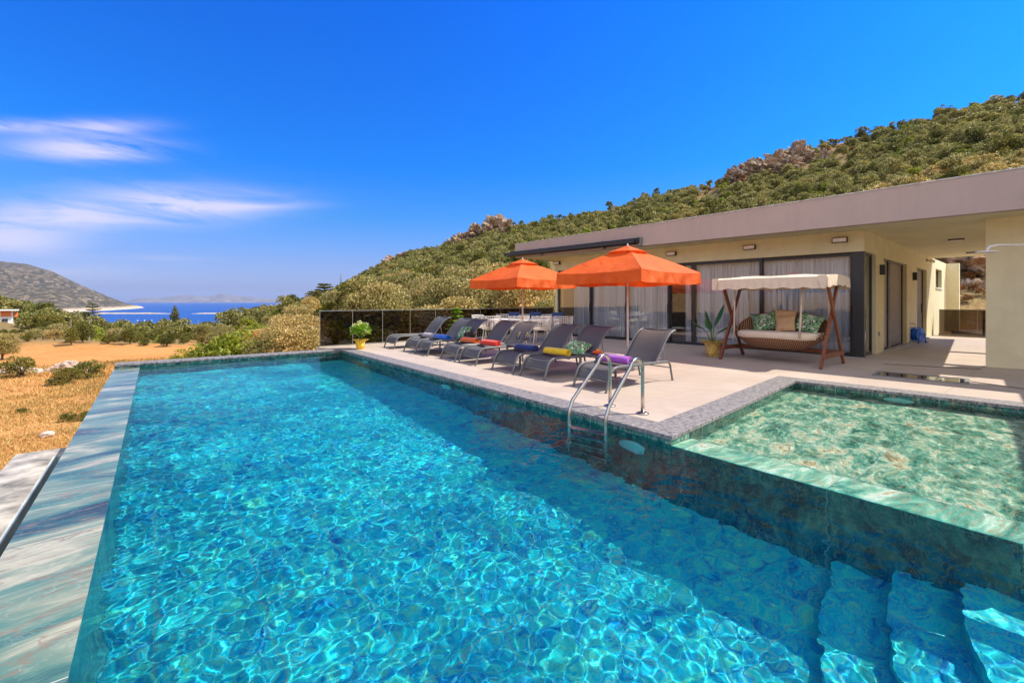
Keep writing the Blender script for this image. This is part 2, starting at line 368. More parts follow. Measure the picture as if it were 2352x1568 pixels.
# ------------------------------------------------------------------ ground, hills and sea
SKYLINE = [(-900, 560), (-400, 640), (0, 690), (80, 704), (130, 716), (170, 730), (235, 744), (300, 752), (400, 757), (480, 757), (530, 745), (560, 735), (600, 716), (640, 703), (700, 692), (745, 678), (780, 655), (820, 636), (860, 612), (900, 592), (935, 574), (1000, 566), (1035, 556), (1075, 538), (1130, 522), (1170, 520), (1200, 510), (1300, 493), (1400, 474), (1500, 444), (1600, 420), (1640, 410), (1700, 374), (1780, 345), (1830, 328), (1900, 315), (1960, 309), (2000, 299), (2080, 278), (2150, 254), (2200, 246), (2270, 222), (2352, 205), (2600, 150), (3300, 40)]
RDIST = [(-900, 120), (0, 100), (235, 80), (480, 75), (560, 95), (640, 140), (745, 215), (900, 215), (1170, 190), (1500, 160), (1800, 140), (2100, 120), (2352, 105), (3300, 95)]
FOOT = [(-900, 30), (0, 30), (400, 33), (520, 30), (640, 22), (745, 20), (1280, 24), (1700, 28), (2100, 20.5), (2352, 20), (3300, 20)]
FLOORZ = [(-900, -2), (1500, -2), (2050, -.35), (3300, -.35)]
def tab(t, x): return float(np.interp(x, [a for a, _ in t], [b for _, b in t]))
def sstep(a, b, x):
    t = min(1, max(0, (x - a) / (b - a))); return t * t * (3 - 2 * t)
TREEH = 2.4
def hgt(x, y, fine=True):
    r = math.hypot(x, y); a = math.atan2(x, y); lim = math.radians(62)
    X = CX + F * math.tan(max(-lim, min(lim, a)))
    k = sstep(math.radians(58), math.radians(78), abs(a))
    d = r * math.cos(a) if abs(a) < lim else r * math.cos(lim) * 1.0
    d = d * (1 - k) + r * k
    Rr = tab(RDIST, X) * (1 - k) + 190 * k; d0 = tab(FOOT, X) * (1 - k) + 60 * k
    zr = (HC + (HY - tab(SKYLINE, X)) / F * Rr - TREEH) * (1 - k) + 26 * k
    zb = -2 + (tab(FLOORZ, X) + 2) * sstep(14, 18.5, d) * (1 - k)
    if d < d0: z = zb
    elif d < Rr:
        t = (d - d0) / (Rr - d0); z = zb + (zr - zb) * (t ** 1.12)
        if zr < zb: z = zb + (zr - zb) * t
    else: z = zr - (zr + 66) * sstep(0, 260, d - Rr)
    if fine and r > 13:
        q = sstep(13, 60, d)
        z += (.12 + .5 * q) * noise.noise(Vector((x * .13, y * .13, 0))) * (1 if d > d0 - 6 else .5) + .05 * noise.noise(Vector((x * .9, y * .9, 4)))
        if d > d0: z += 1.0 * q * noise.noise(Vector((x * .045, y * .045, 9)))
    return z
def ground():
    m, nt, b = nodes('dry_ground'); v = coords(nt)
    at = nt.nodes.new('ShaderNodeAttribute'); at.attribute_name = 'soil'
    f = noise_t(nt, v, .35, 6, .65, .5); g = noise_t(nt, v, 7, 5, .7); h = noise_t(nt, coords(nt, scale=(.5, 2.2, 1)), .25, 4, .6, .8)
    grass = ramp(nt, g, [(.3, (.30, .16, .05)), (.5, (.50, .27, .085)), (.7, (.64, .40, .16))])
    grass = mix(nt, ramp(nt, f, [(.42, (0, 0, 0)), (.6, (.8, .8, .8))]), grass, (.50, .23, .08))
    grass = mix(nt, ramp(nt, h, [(.58, (0, 0, 0)), (.70, (.45, .45, .45))]), grass, (.26, .22, .07))
    dirt = ramp(nt, g, [(.3, (.30, .11, .03)), (.5, (.50, .21, .06)), (.7, (.62, .38, .15))])
    dirt = mix(nt, ramp(nt, f, [(.40, (0, 0, 0)), (.55, (.85, .85, .85))]), dirt, (.54, .27, .09))
    s1 = nt.nodes.new('ShaderNodeSeparateColor'); nt.links.new(at.outputs['Color'], s1.inputs[0])
    c = mix(nt, s1.outputs[1], grass, dirt)
    hill = ramp(nt, g, [(.3, (.10, .08, .03)), (.55, (.24, .17, .07)), (.7, (.46, .34, .20))])
    c = mix(nt, s1.outputs[0], c, hill)
    nt.links.new(c, b.inputs['Base Color']); b.inputs['Roughness'].default_value = .95; b.inputs['Specular IOR Level'].default_value = .1
    bump(nt, b, g, .6, .05)
    azs = [math.radians(t) for t in list(np.arange(-180, -62, 4)) + list(np.arange(-62, 62, .5)) + list(np.arange(62, 180, 4))]
    rs = [0.3] + [float(q) for q in np.geomspace(4, 900, 150)]
    vs = []; cs = []
    for r in rs:
        for a in azs:
            x, y = r * math.sin(a), r * math.cos(a); vs.append((x, y, hgt(x, y)))
            X = CX + F * math.tan(max(-1.08, min(1.08, a))); d = r * math.cos(a)
            hill_ = sstep(tab(FOOT, X) - 1, tab(FOOT, X) + 5, d) if abs(a) < 1.1 else .5
            if 420 < X < 560: hill_ *= sstep(40, 60, d)
            dirt_ = sstep(19, 25, d + 2 * noise.noise(Vector((x * .2, y * .2, 0)))) * (1 - hill_) * (1 - sstep(500, 640, X))
            cs += [hill_, dirt_, 0, 1]
    n = len(azs)
    fs = [(i * n + (k + 1) % n, i * n + k, (i + 1) * n + k, (i + 1) * n + (k + 1) % n) for i in range(len(rs) - 1) for k in range(n)]
    mb = MB(); mb.add(vs, fs); mb.f.append(tuple(range(n)))
    o = mb.build('ground', m, smooth=True); struct(o)
    ca = o.data.color_attributes.new('soil', 'FLOAT_COLOR', 'POINT'); ca.data.foreach_set('color', cs)
ground()

def sea():
    m, nt, b = nodes('sea_water'); v = coords(nt, scale=(1, 1, 1))
    b.inputs['Roughness'].default_value = .38; b.inputs['Specular IOR Level'].default_value = .22; b.inputs['IOR'].default_value = 1.33
    f = noise_t(nt, coords(nt, scale=(.0008, .004, 1)), 1.0, 5, .6, .5)
    nt.links.new(ramp(nt, f, [(.35, (.001, .055, .26)), (.65, (.003, .085, .36))]), b.inputs['Base Color'])
    S = 30000; o = MB().add([(-S, -S, -60), (S, -S, -60), (S, S, -60), (-S, S, -60)], [(0, 1, 2, 3)]).build('sea', m); struct(o)
sea()
def far_land():
    def rockmat(name, dark, light, sc, thr=.56, sand=None, z1=0):
        m, nt, b = nodes(name); v = coords(nt)
        f = noise_t(nt, v, sc, 6, .75, .3); g = noise_t(nt, v, sc * .12, 5, .6)
        c = ramp(nt, f, [(thr - .10, dark), (thr, tuple((p + q) / 2 for p, q in zip(dark, light))), (thr + .07, light)])
        c = mix(nt, ramp(nt, g, [(.4, (0, 0, 0)), (.65, (.45, .45, .45))]), c, tuple(q * 1.5 for q in dark))
        if sand:
            geo = nt.nodes.new('ShaderNodeNewGeometry'); sp = nt.nodes.new('ShaderNodeSeparateXYZ'); nt.links.new(geo.outputs['Position'], sp.inputs[0])
            ad = N(nt, 'ShaderNodeMath', operation='MULTIPLY_ADD'); nt.links.new(f, ad.inputs[0]); ad.inputs[1].default_value = -22; nt.links.new(sp.outputs[2], ad.inputs[2])
            mr = nt.nodes.new('ShaderNodeMapRange'); mr.inputs[1].default_value = z1 - 20; mr.inputs[2].default_value = z1 - 4; mr.inputs[3].default_value = 1; mr.inputs[4].default_value = 0
            nt.links.new(ad.outputs[0], mr.inputs[0]); c = mix(nt, mr.outputs[0], c, sand)
        nt.links.new(c, b.inputs['Base Color']); b.inputs['Roughness'].default_value = .95; b.inputs['Specular IOR Level'].default_value = .05
        return m
    mm_ = rockmat('far_scrub', (.055, .05, .028), (.40, .30, .19), .026, .58, (.62, .47, .32), -42)
    prof = [(-1200, 480), (-500, 560), (-150, 592), (0, 600), (60, 606), (120, 623), (180, 652), (240, 678), (290, 696), (322, 703), (336, 707.5)]
    def mtn(u, v):
        X = -1200 + 1536 * u; yr = tab(prof, X) ; Dr = 4300; zr = HC + (HY - yr) / F * Dr
        ds = tab([(-1200, 2300), (150, 2400), (250, 2900), (300, 3400), (336, 3950)], X)
        D = ds + (Dr - ds) * v; t = v ** (.8)
        z = -61 + (zr + 61) * t
        e = (1 - v) * v * 4
        x = (X - CX) / F * D
        q = noise.fractal(Vector((x * .0022, D * .0022, 0)), .8, 2.1, 5)
        z += 62 * q * e * min(1, (zr + 61) / 120) + (2.5 * noise.noise(Vector((x * .02, 5, 1))) if v > .97 else 0)
        return (x, D, z)
    o = MB().grid(mtn, 240, 90).build('mountain', mm_, smooth=True); struct(o)
    sm = rockmat('spit_rock', (.30, .24, .15), (.68, .56, .42), .05, .5)
    for (xa, xb, name) in ((60, 402, 'spit'), (436, 640, 'spit')):
        def spit(u, v):
            X = xa + (xb - xa) * u; D = 2120 + 150 * v * (1.0 - abs(2 * u - 1) ** 6 * .7)
            w = math.sin(PI * v) * min(1, 9 * u * (1 - u)) * (1 + .5 * noise.noise(Vector((u * 14, v, 3))))
            if name == 'spit' and xa > 400: w *= .5 + u * 2
            return ((X - CX) / F * D, D, -60.3 + 3.6 * w)
        struct(MB().grid(spit, 90, 10).build(name, sm, smooth=True))
    im = rockmat('island_rock', (.09, .08, .07), (.28, .24, .2), .003, .5)
    ip = [(296, 691), (318, 684), (340, 683), (365, 685), (395, 680), (430, 676.5), (455, 680), (480, 681), (505, 674.5), (530, 677), (560, 680), (600, 684), (650, 688), (720, 691)]
    def isl(u, v):
        X = 296 + 424 * u; Dr = 18500; zr = HC + (HY - tab(ip, X)) / F * Dr + 25 * noise.noise(Vector((u * 26, 0, 0)))
        D = 16500 + 2000 * v; t = v ** .75
        return ((X - CX) / F * D, D, -63 + (max(-60, zr) + 63) * t + 45 * noise.fractal(Vector((u * 22, v * 3, 0)), .8, 2, 4) * 4 * v * (1 - v) * min(1, max(0, zr + 60) / 160))
    struct(MB().grid(isl, 260, 14).build('island', im, smooth=True))
far_land()

# ------------------------------------------------------------------ pools
C = Vector((1.60, 4.51, 0)); A = Vector((-.6225, .7826, 0)); NB = Vector((-.7826, -.6225, 0))
def L(a, b, z=0): p = C + A * a + NB * b; return (p.x, p.y, z)
K = Vector((4.80, 7.62, 0)); KD = Vector((1.77, -1.87, 0)).normalized(); CKD = (K - C).normalized()
def KL(k, t, z=0):
    "shallow pool: k along the far wall, t from the far wall towards the main pool"
    p = K + KD * k - CKD * t; return (p.x, p.y, z)
ZW = -.09; ZF = -1.5; AF = 10.2; BI = 4.32; BO = 4.74; AN = -5.6; CW = .34
def pad(mb, a0, a1, b0, b1, z0, z1): mb.prism([L(a0, b0)[:2], L(a1, b0)[:2], L(a1, b1)[:2], L(a0, b1)[:2]], z0, z1)
def recv(o): o.cycles.is_caustics_receiver = True; return o
# basin floor and walls
mb = MB(); pad(mb, AN - .3, AF + .3, -.3, BO, ZF - .2, ZF); struct(recv(mb.build('pool_floor', M_pool)))
mb = MB(); pad(mb, .0, AF + .34, -.34, 0, ZF, -.045); pad(mb, AF, AF + .34, .001, BO, ZF, -.045); pad(mb, AN - .34, AN, -.3, BO, ZF, -.045)
struct(recv(mb.build('pool_wall', M_green)))
mb = MB(); pad(mb, AN, AF, BI, BO, ZF - .55, -.086); struct(recv(mb.build('infinity_edge', M_ledge)))
# submerged wall top that parts the shallow pool from the deep one
mb = MB(); pad(mb, -2.34, -.001, -.38, 0, -.14, -.125); struct(recv(mb.build('submerged_ledge', M_strip)))
mb = MB(); pad(mb, -2.338, -.001, -.378, -.002, ZF, -.14); struct(recv(mb.build('submerged_wall', M_green)))
# shallow pool floor: reaches from the far wall to the deep pool
kf = [C.to_tuple()[:2], K.to_tuple()[:2], KL(8, 0)[:2], L(-9, -2.2)[:2], L(-9, 0)[:2], L(-2.341, 0)[:2], L(-2.341, -.381)[:2], L(0, -.381)[:2]]
mb = MB(); mb.prism([(p[0], p[1]) for p in kf], ZF, -.46); struct(recv(mb.build('shallow_floor', M_kid)))
nk = Vector((-CKD.y, CKD.x, 0))
def band(p, q, w, z0, z1, side, ext0=0, ext1=0):
    p = Vector((*p[:2], 0)); q = Vector((*q[:2], 0)); u = (q - p).normalized(); n = Vector((-u.y, u.x, 0)) * side
    p = p - u * ext0; q = q + u * ext1
    return [(p.x, p.y), (q.x, q.y), (q.x + n.x * w, q.y + n.y * w), (p.x + n.x * w, p.y + n.y * w)]
mb = MB(); mb.prism(band(C, K, .33, 0, 0, 1, -.34, .33), ZF, -.045); mb.prism(band(K, KL(8, 0), .33, 0, 0, 1), ZF, -.045)
struct(recv(mb.build('shallow_wall', M_green)))
# round steps at the near corner of the deep pool
SCN = C + A * (-4.25)
mb = MB()
for r, z in ((1.80, -.70), (2.16, -.93), (2.50, -1.14), (2.84, -1.33)):
    pts = [L(-9, 0)[:2]] + [(SCN.x, SCN.y)]
    ring = []
    for k in range(41):
        t = PI * k / 40; p = SCN + A * (math.cos(t) * r) + NB * (math.sin(t) * r * .97); ring.append((p.x, p.y))
    mb.prism(ring, ZF, z + (.0 if z < -.5 else -.002))
struct(recv(mb.build('pool_steps', M_pool)))
# coping
def coping_piece(mb, poly): mb.prism(poly, -.045, 0)
mb = MB()
Ci = C + (-NB) * CW; # deck-side lines
# inner corner where the two deck-side lines of the peninsula meet
def isect(p, u, q, v):
    d = u.x * v.y - u.y * v.x; t = ((q.x - p.x) * v.y - (q.y - p.y) * v.x) / d; return p + u * t
nCK = Vector((-CKD.y, CKD.x, 0)); nK = Vector((-KD.y, KD.x, 0))
I1 = isect(C - NB * CW, A, C + nCK * CW, CKD)            # deck-side corner at C
I2 = isect(K + nK * CW, KD, C + nCK * CW, CKD)           # deck-side corner at K
FR = Vector(L(AF, 0)); FRo = Vector(L(AF + CW, -CW)); FL = Vector(L(AF, BO)); FLo = Vector(L(AF + CW, BO))
ov = .025
Ce = isect(C + NB * ov, A, C - nCK * ov, CKD); Ke = isect(K - nK * ov, KD, C - nCK * ov, CKD); FRe = Vector(L(AF - ov, ov))
xy = lambda v: (v.x, v.y)
mb.prism([xy(Ce), xy(FRe), xy(FRo), xy(I1)], -.045, 0)
mb.prism([xy(FRe), L(AF - ov, BO)[:2], xy(FLo), xy(FRo)], -.045, -.0005)
mb.prism([xy(Ke), xy(Ce), xy(I1), xy(I2)], -.045, -.0005)
KE = K + KD * 8; mb.prism([xy(KE - nK * ov), xy(Ke), xy(I2), xy(KE + nK * CW)], -.045, 0)
struct(mb.build('coping', M_gran, bevel=.006))
# deck sheet
RS = Vector((-5.55, 12.95, 0)); RU = Vector((.77, .64, 0)).normalized()
RE = RS + RU * 9.6
HB = Vector((16.4, 17.6, 0))
deck = [xy(I1), xy(I2), xy(KE + nK * CW), (24, -2), (34, 14), (23, 25), (18.5, 17.2), (17.6, 18.3), (9, 24), xy(RE), xy(RS - RU * .1), xy(FRo)]
mb = MB(); mb.prism(deck, -.5, -.004); struct(mb.build('deck', M_deck))
mb = MB(); mb.prism([L(AN - .34, BO)[:2], L(AN - .34, -12)[:2], L(AN - 8, -12)[:2], L(AN - 8, BO + 3)[:2], L(AN - .34, BO + 3)[:2]], -.5, -.004); struct(mb.build('deck', M_deck))
# outer walls under the pool and deck edge
mb = MB(); mb.prism([L(AF + .3401, BO + .0)[:2], L(AF + .3401, -CW)[:2], L(AF + .3, -CW)[:2], L(AF + .3, BO)[:2]], -2.6, -.05)
mb.prism([xy(RS - RU * .4 + Vector((.0, -.03, 0))), xy(RE), xy(RE + Vector((.1, -.3, 0))), xy(RS + Vector((.1, -.3, 0)))], -2.6, -.5)
struct(mb.build('retaining_wall', M_concrete))
# catch channel beside the infinity edge, with its granite-topped outer wall
mb = MB(); pad(mb, AN, 4.37, BO + .16, BO + .19, -1.0, -.335); pad(mb, 4.37, 4.40, BO, BO + .19, -1.0, -.335); pad(mb, AN, 4.37, BO + .005, BO + .16, -1.0, -.95)
mb.prism([L(AN, BO + .001)[:2], L(4.37, BO + .001)[:2], L(4.37, BO + .004)[:2], L(AN, BO + .004)[:2]], -2.2, -.3)
struct(mb.build('catch_channel', mat('channel_tile', (.46, .50, .47), rough=.4, var=.25, scale=3)))
mb = MB(); pad(mb, AN, 4.70, BO + .185, BO + .52, -.40, -.33); pad(mb, 4.40, 4.70, BO + .0, BO + .185, -.40, -.3305); struct(mb.build('channel_coping', mat('weathered_stone', (.26, .25, .235), rough=.8, var=.45, scale=4.5, bmp=.4, bscale=40, col2=(.62, .57, .50)), bevel=.006))
mb = MB(); pad(mb, AN, 4.6, BO + .20, BO + .50, -2.6, -.40); struct(mb.build('channel_wall', M_concrete))

# water: one rippled sheet
def ripple(x, y):
    # warped so that no two wavelets are alike; calmer and livelier patches
    wx = x + .11 * noise.noise(Vector((x * 2.1, y * 2.1, 31))); wy = y + .11 * noise.noise(Vector((x * 2.1, y * 2.1, 47)))
    k = 1 + .55 * noise.noise(Vector((x * .8, y * .8, 61)))
    u = wx * .62 + wy * .78; w = wx * .78 - wy * .62
    h = .0055 * noise.noise(Vector((x * .9, y * .9, 0)))
    h += .0044 * noise.noise(Vector((u * 2.8, w * 3.8, 2)))
    h += .0016 * k * noise.noise(Vector((wx * 8, wy * 8, 15))) + .0017 * k * noise.noise(Vector((u * 12, w * 16, 5)))
    h += .00075 * k * noise.noise(Vector((wx * 27, wy * 27, 8)))
    return h
def water():
    V = []; Q = []
    def patch(fn, nu, nv):
        o = len(V)
        for j in range(nv + 1):
            for i in range(nu + 1):
                x, y = fn(i / nu, j / nv); V.append((x, y, ZW + ripple(x, y)))
        a = np.arange(nv)[:, None] * (nu + 1) + np.arange(nu)[None, :] + o
        Q.append(np.stack([a, a + 1, a + nu + 2, a + nu + 1], -1).reshape(-1, 4))
    def main(u, v):
        # finer towards the camera: the grid step grows along the pool
        a = AN + (AF - AN) * v; return L(a, BI * (1 - u))[:2]
    def kid(u, v):
        p = C.lerp(K, u); q = Vector(L(-9, 0)).lerp(Vector((*KL(8, 0)[:2], 0)), u); r = p.lerp(q, v); return (r.x, r.y)
    for fn, nu, nv, m in ((main, 310, 1010, M_water), (kid, 200, 380, M_water2)):
        V.clear(); Q.clear(); patch(fn, nu, nv)
        V_ = np.array(V); Q_ = np.concatenate(Q)
        p = V_[Q_[:, 0]]; q = V_[Q_[:, 1]] - p; s = V_[Q_[:, 3]] - p          # all faces look up
        flip = (q[:, 0] * s[:, 1] - q[:, 1] * s[:, 0]) < 0
        Q_[flip] = Q_[flip][:, ::-1]
        o = fast_mesh('water', V_, Q_, m); o.data.polygons.foreach_set('use_smooth', [True] * len(Q_))
        o.cycles.is_caustics_caster = True; struct(o)
water()

# ------------------------------------------------------------------ house
F0 = Vector((8.33, 10.61, 0)); F1 = Vector((1.78, 17.60, 0)); EX = (F0 - F1).normalized(); EN = Vector((-EX.y, EX.x, 0))   # EN points into the house
FLEN = (F0 - F1).length
def FA(s, n, z=0): p = F1 + EX * s + EN * n; return (p.x, p.y, z)
def fs(px, n=0):
    "distance along the facade plane (set back by n) at a column of the photograph"
    o = F1 + EN * n; k = (px - CX) / F
    return (o.y * k - o.x) / (EX.x - EX.y * k)
WD = (HB - Vector((8.39, 10.75, 0))).normalized(); WN = Vector((-WD.y, WD.x, 0))     # side wall; WN points into the house
W0 = F0.copy()
def WA(s, n, z=0): p = W0 + WD * s + WN * n; return (p.x, p.y, z)
def ws(px, n=0):
    o = W0 + WN * n; k = (px - CX) / F
    return (o.y * k - o.x) / (WD.x - WD.y * k)
house = thing('house', 'single storey villa with taupe fascia, olive walls and curtained sliding windows', 'house', tuple(F0))
HO = tuple(F0)
def slab(mb, fn, s0, s1, n0, n1, z0, z1): mb.prism([fn(s0, n0)[:2], fn(s1, n0)[:2], fn(s1, n1)[:2], fn(s0, n1)[:2]], z0, z1)
ZT = 2.53; ZS = 3.03
H = lambda mb, name, m, parent=None, **kw: mb.build(name, m, parent or house, off=HO, **kw)
# walls
mb = MB(); slab(mb, FA, -.12, FLEN, 0, .22, ZT, ZS); H(mb, 'wall', M_wall)
mb = MB(); mb.prism([FA(-.12, .0)[:2], FA(-.12, 9)[:2], FA(.1, 9)[:2], FA(.1, .221)[:2], FA(-.0, .221)[:2], FA(-.0, .0)[:2]], 0, ZT - .001); H(mb, 'wall', M_wall)
# side wall with two door openings and a small window
S_GL = ws(2012); D1a, D1b = ws(2030), ws(2083); D2a, D2b = ws(2123), ws(2148); SE = ws(2136) * 0 + 7.55
WE = ws(2176)
def zat(px, py, s): p = Vector(WA(s, 0)); return HC + (HY - py) * p.y / F
ZD = 2.5
D2a, D2b = 7.25, 9.3
holes = [(D1a, D1b, 0, ZD), (D2a, D2b, 0, ZD), (11.6, 13.4, 1.90, 2.66)]
mb = MB(); s = S_GL
for a, b, z0, z1 in holes:
    slab(mb, WA, s, a, 0, .22, 0, ZS); slab(mb, WA, a, b, 0, .22, z1, ZS)
    if z0 > 0: slab(mb, WA, a, b, 0, .22, 0, z0)
    s = b
slab(mb, WA, s, 14.8, 0, .22, 0, ZS); slab(mb, WA, .12, S_GL, 0, .22, ZT, ZS)
slab(mb, WA, 14.8, 15.1, -.42, .22, 0, ZS)
H(mb, 'wall', M_wall)
mb = MB(); slab(mb, FA, -.12, 9.4, 9, 9.2, 0, ZS); H(mb, 'wall', M_wall)
# inside: floor, back wall
M_in = mat('room_paint', (.38, .35, .31), rough=.9)
mb = MB(); mb.prism([FA(.05, .25)[:2], FA(FLEN - .05, .25)[:2], WA(.5, .35)[:2], WA(10, .35)[:2], FA(4, 8.9)[:2], FA(.15, 8.9)[:2]], -.1, .012); H(mb, 'floor', mat('room_floor', (.30, .25, .20), rough=.4))
mb = MB(); slab(mb, FA, .15, FLEN + .1, 3.2, 3.3, .013, ZS - .01); H(mb, 'room_wall', M_in)
# doors in the side wall
M_door = mat('grey_door_leaf', (.20, .17, .15), rough=.5); M_doorf = mat('door_frame', (.03, .03, .035), rough=.4)
def door(a, b, leaf_m, light_leaf=False):
    mb = MB(); slab(mb, WA, a, b, .10, .18, 0, .04); slab(mb, WA, a, a + .06, .10, .18, .04, ZD - .05); slab(mb, WA, b - .06, b, .10, .18, .04, ZD - .05); slab(mb, WA, a, b, .10, .18, ZD - .05, ZD)
    if light_leaf:
        m_ = a + (b - a) * .34; slab(mb, WA, m_ - .05, m_ + .10, .09, .18, .04, ZD - .05)
    d = H(mb, 'door', M_doorf)
    if light_leaf:
        mb = MB(); slab(mb, WA, a + .06, m_ - .05, .12, .16, .04, ZD - .05); H(mb, 'door_leaf', mat('pale_door_leaf', (.42, .40, .38), rough=.35), d)
        mb = MB(); slab(mb, WA, m_ + .10, b - .06, .125, .16, .04, ZD - .05); H(mb, 'door_leaf', leaf_m, d)
        hp = Vector(WA(m_ - .12, .08, 1.05)); q = Vector(WA(m_ - .26, .07, 1.05)); r = Vector(WA(m_ - .12, .12, 1.05))
        H(MB().tube([r, hp, q], .012, 8), 'handle', M_blk, d, smooth=True)
        mb = MB(); slab(mb, WA, m_ + .16, m_ + .19, .10, .125, .95, 1.25); H(mb, 'handle', M_blk, d)
    else:
        mb = MB(); slab(mb, WA, a + .06, b - .06, .125, .16, .04, ZD - .05); H(mb, 'door_leaf', leaf_m, d)
        mb = MB(); slab(mb, WA, b - .2, b - .17, .09, .125, .95, 1.25); H(mb, 'handle', M_blk, d)
door(D1a, D1b, M_door, True); door(D2a, D2b, M_door)
mb = MB(); slab(mb, WA, 11.6, 13.4, .12, .17, 1.90, 1.95); slab(mb, WA, 11.6, 13.4, .12, .17, 2.61, 2.66); slab(mb, WA, 11.6, 11.66, .12, .17, 1.95, 2.61); slab(mb, WA, 13.34, 13.4, .12, .17, 1.95, 2.61)
wn = H(mb, 'window', M_frame); G_dark = pane('dark_pane', (.12, .13, .14), 1.4)
mb = MB(); slab(mb, WA, 11.66, 13.34, .14, .15, 1.95, 2.61); H(mb, 'pane', G_dark, wn)
mb = MB(); slab(mb, WA, 11.55, 13.45, -.04, .12, 1.85, 1.897); H(mb, 'sill', M_white, wn)
# corner glazing on the side
G_win = pane('window_glass', (.96, .98, 1.0), 1.5)
mb = MB(); slab(mb, WA, .13, S_GL, .08, .14, 0, .07); slab(mb, WA, .13, S_GL, .08, .14, ZT - .06, ZT); slab(mb, WA, S_GL - .06, S_GL, .08, .14, .07, ZT - .06)
wn = H(mb, 'window', M_frame)
mb = MB(); slab(mb, WA, .13, S_GL - .06, .105, .115, .07, ZT - .06); H(mb, 'pane', G_win, wn)
# facade glazing: corner post, fixed and sliding frames
mb = MB(); mb.prism([FA(FLEN - .22, .0)[:2], FA(FLEN, 0)[:2], WA(.13, 0)[:2], WA(.13, .14)[:2], FA(FLEN - .22, .16)[:2]], 0, ZT - .001); H(mb, 'corner_post', M_frame)
M_curt = None
def curtain_mat():
    m, nt, b = nodes('sheer_curtain'); v = coords(nt)
    f = noise_t(nt, coords(nt, scale=(3, 3, .1)), 3, 3)
    nt.links.new(ramp(nt, f, [(.3, (.80, .85, .93)), (.7, (.90, .94, 1.0))]), b.inputs['Base Color']); b.inputs['Roughness'].default_value = .9
    tr = nt.nodes.new('ShaderNodeBsdfTranslucent'); tr.inputs[0].default_value = (.8, .8, .8, 1)
    ms = nt.nodes.new('ShaderNodeMixShader'); ms.inputs[0].default_value = .12; o = nt.nodes['Material Output']
    nt.links.new(b.outputs[0], ms.inputs[1]); nt.links.new(tr.outputs[0], ms.inputs[2]); nt.links.new(ms.outputs[0], o.inputs[0]); return m
M_curt = curtain_mat()
def glaze(px0, px1, n=.05, fw=.065, curtain=True, bar=True, c0=0, c1=0):
    a, b = max(.0, fs(px0, n)), min(FLEN - .2, fs(px1, n))
    mb = MB(); slab(mb, FA, a, b, n, n + .07, .0, .09); slab(mb, FA, a, b, n, n + .07, ZT - .09, ZT - .002)
    slab(mb, FA, a, a + fw, n, n + .07, .09, ZT - .09); slab(mb, FA, b - fw, b, n, n + .07, .09, ZT - .09)
    w = H(mb, 'sliding_window', M_frame)
    mb = MB(); slab(mb, FA, a + fw, b - fw, n + .03, n + .038, .09, ZT - .09); H(mb, 'pane', G_win, w)
    mb = MB(); slab(mb, FA, b - fw + .01, b - fw + .035, n - .035, n, .95, 1.25); H(mb, 'handle', M_blk, w)
    if curtain:
        a2, b2 = a + .03 + c0, b - .03 - c1; n_ = max(8, int((b2 - a2) * 130))
        def cf(u, v):
            s_ = a2 + (b2 - a2) * u; q = math.sin(s_ * 58 + 2.6 * math.sin(s_ * 6) + 1.3 * math.sin(s_ * 17)) * (.045 + .018 * math.sin(s_ * 11))
            q += .015 * math.sin(s_ * 131 + v * 2)
            return FA(s_, .27 + q * (1 + .25 * (1 - v)), .03 + (ZT - .05) * v)
        H(MB().grid(cf, n_, 6), 'curtain', M_curt, smooth=True)
    return a, b
glaze(1279, 1357, c0=.55); glaze(1355, 1440, n=.12); glaze(1438, 1537); glaze(1535, 1594, n=.12, c0=.5, c1=.15)
glaze(1591, 1750); glaze(1745, 1962, n=.12, fw=.08)
mb = MB(); slab(mb, FA, -.0, FLEN, -.08, .0, -.003, .012); H(mb, 'threshold', M_concrete)
mb = MB(); slab(mb, WA, D1a - .1, D2b + .1, -.12, -.001, -.003, .03); H(mb, 'threshold', M_concrete)
# roof: eave line, slab, fascia
E0 = Vector((.27, 17.40, 0)); EU = Vector((.698, -.715, 0)).normalized(); EB = Vector((.715, .698, 0)).normalized()
def ER(s, n, z=0): p = E0 + EU * s + EB * n; return (p.x, p.y, z)
def ztop(p): s_ = (Vector((p[0], p[1], 0)) - E0).dot(EU); return 3.555 + .0160 * s_
SLOT = 13.35; BK = 11.8
T0 = lambda p: ztop(p) - .02
mb = MB()
mb.prism([ER(0, .22)[:2], ER(SLOT, .22)[:2], ER(SLOT, BK)[:2], ER(0, BK)[:2]], ZS, T0)
for k in (1.15, 3.1):                                            # beams over the open strip beside the passage
    mb.prism([ER(SLOT, .9 + k * 1.75)[:2], ER(SLOT + 1.15, .9 + k * 1.75)[:2], ER(SLOT + 1.15, 1.1 + k * 1.75)[:2], ER(SLOT, 1.1 + k * 1.75)[:2]], ZS + .05, ZS + .3)
mb.prism([ER(SLOT + 1.15, .22)[:2], ER(22, .22)[:2], ER(22, BK)[:2], ER(SLOT + 1.15, BK)[:2]], ZS, T0)
mb.prism([ER(14.6, .0)[:2], ER(14.6, -4.6)[:2], ER(18.5, -4.6)[:2], ER(18.5, .0)[:2]], ZS, T0)
rf = H(mb, 'roof', M_wall)
mb = MB(); mb.prism([ER(0, 0)[:2], ER(22, 0)[:2], ER(22, .219)[:2], ER(0, .219)[:2]], ZS - .003, ztop); mb.prism([ER(-.2, 0)[:2], ER(-.001, 0)[:2], ER(-.001, BK)[:2], ER(-.2, BK)[:2]], ZS - .002, ztop)
fa = H(mb, 'fascia', M_fascia)
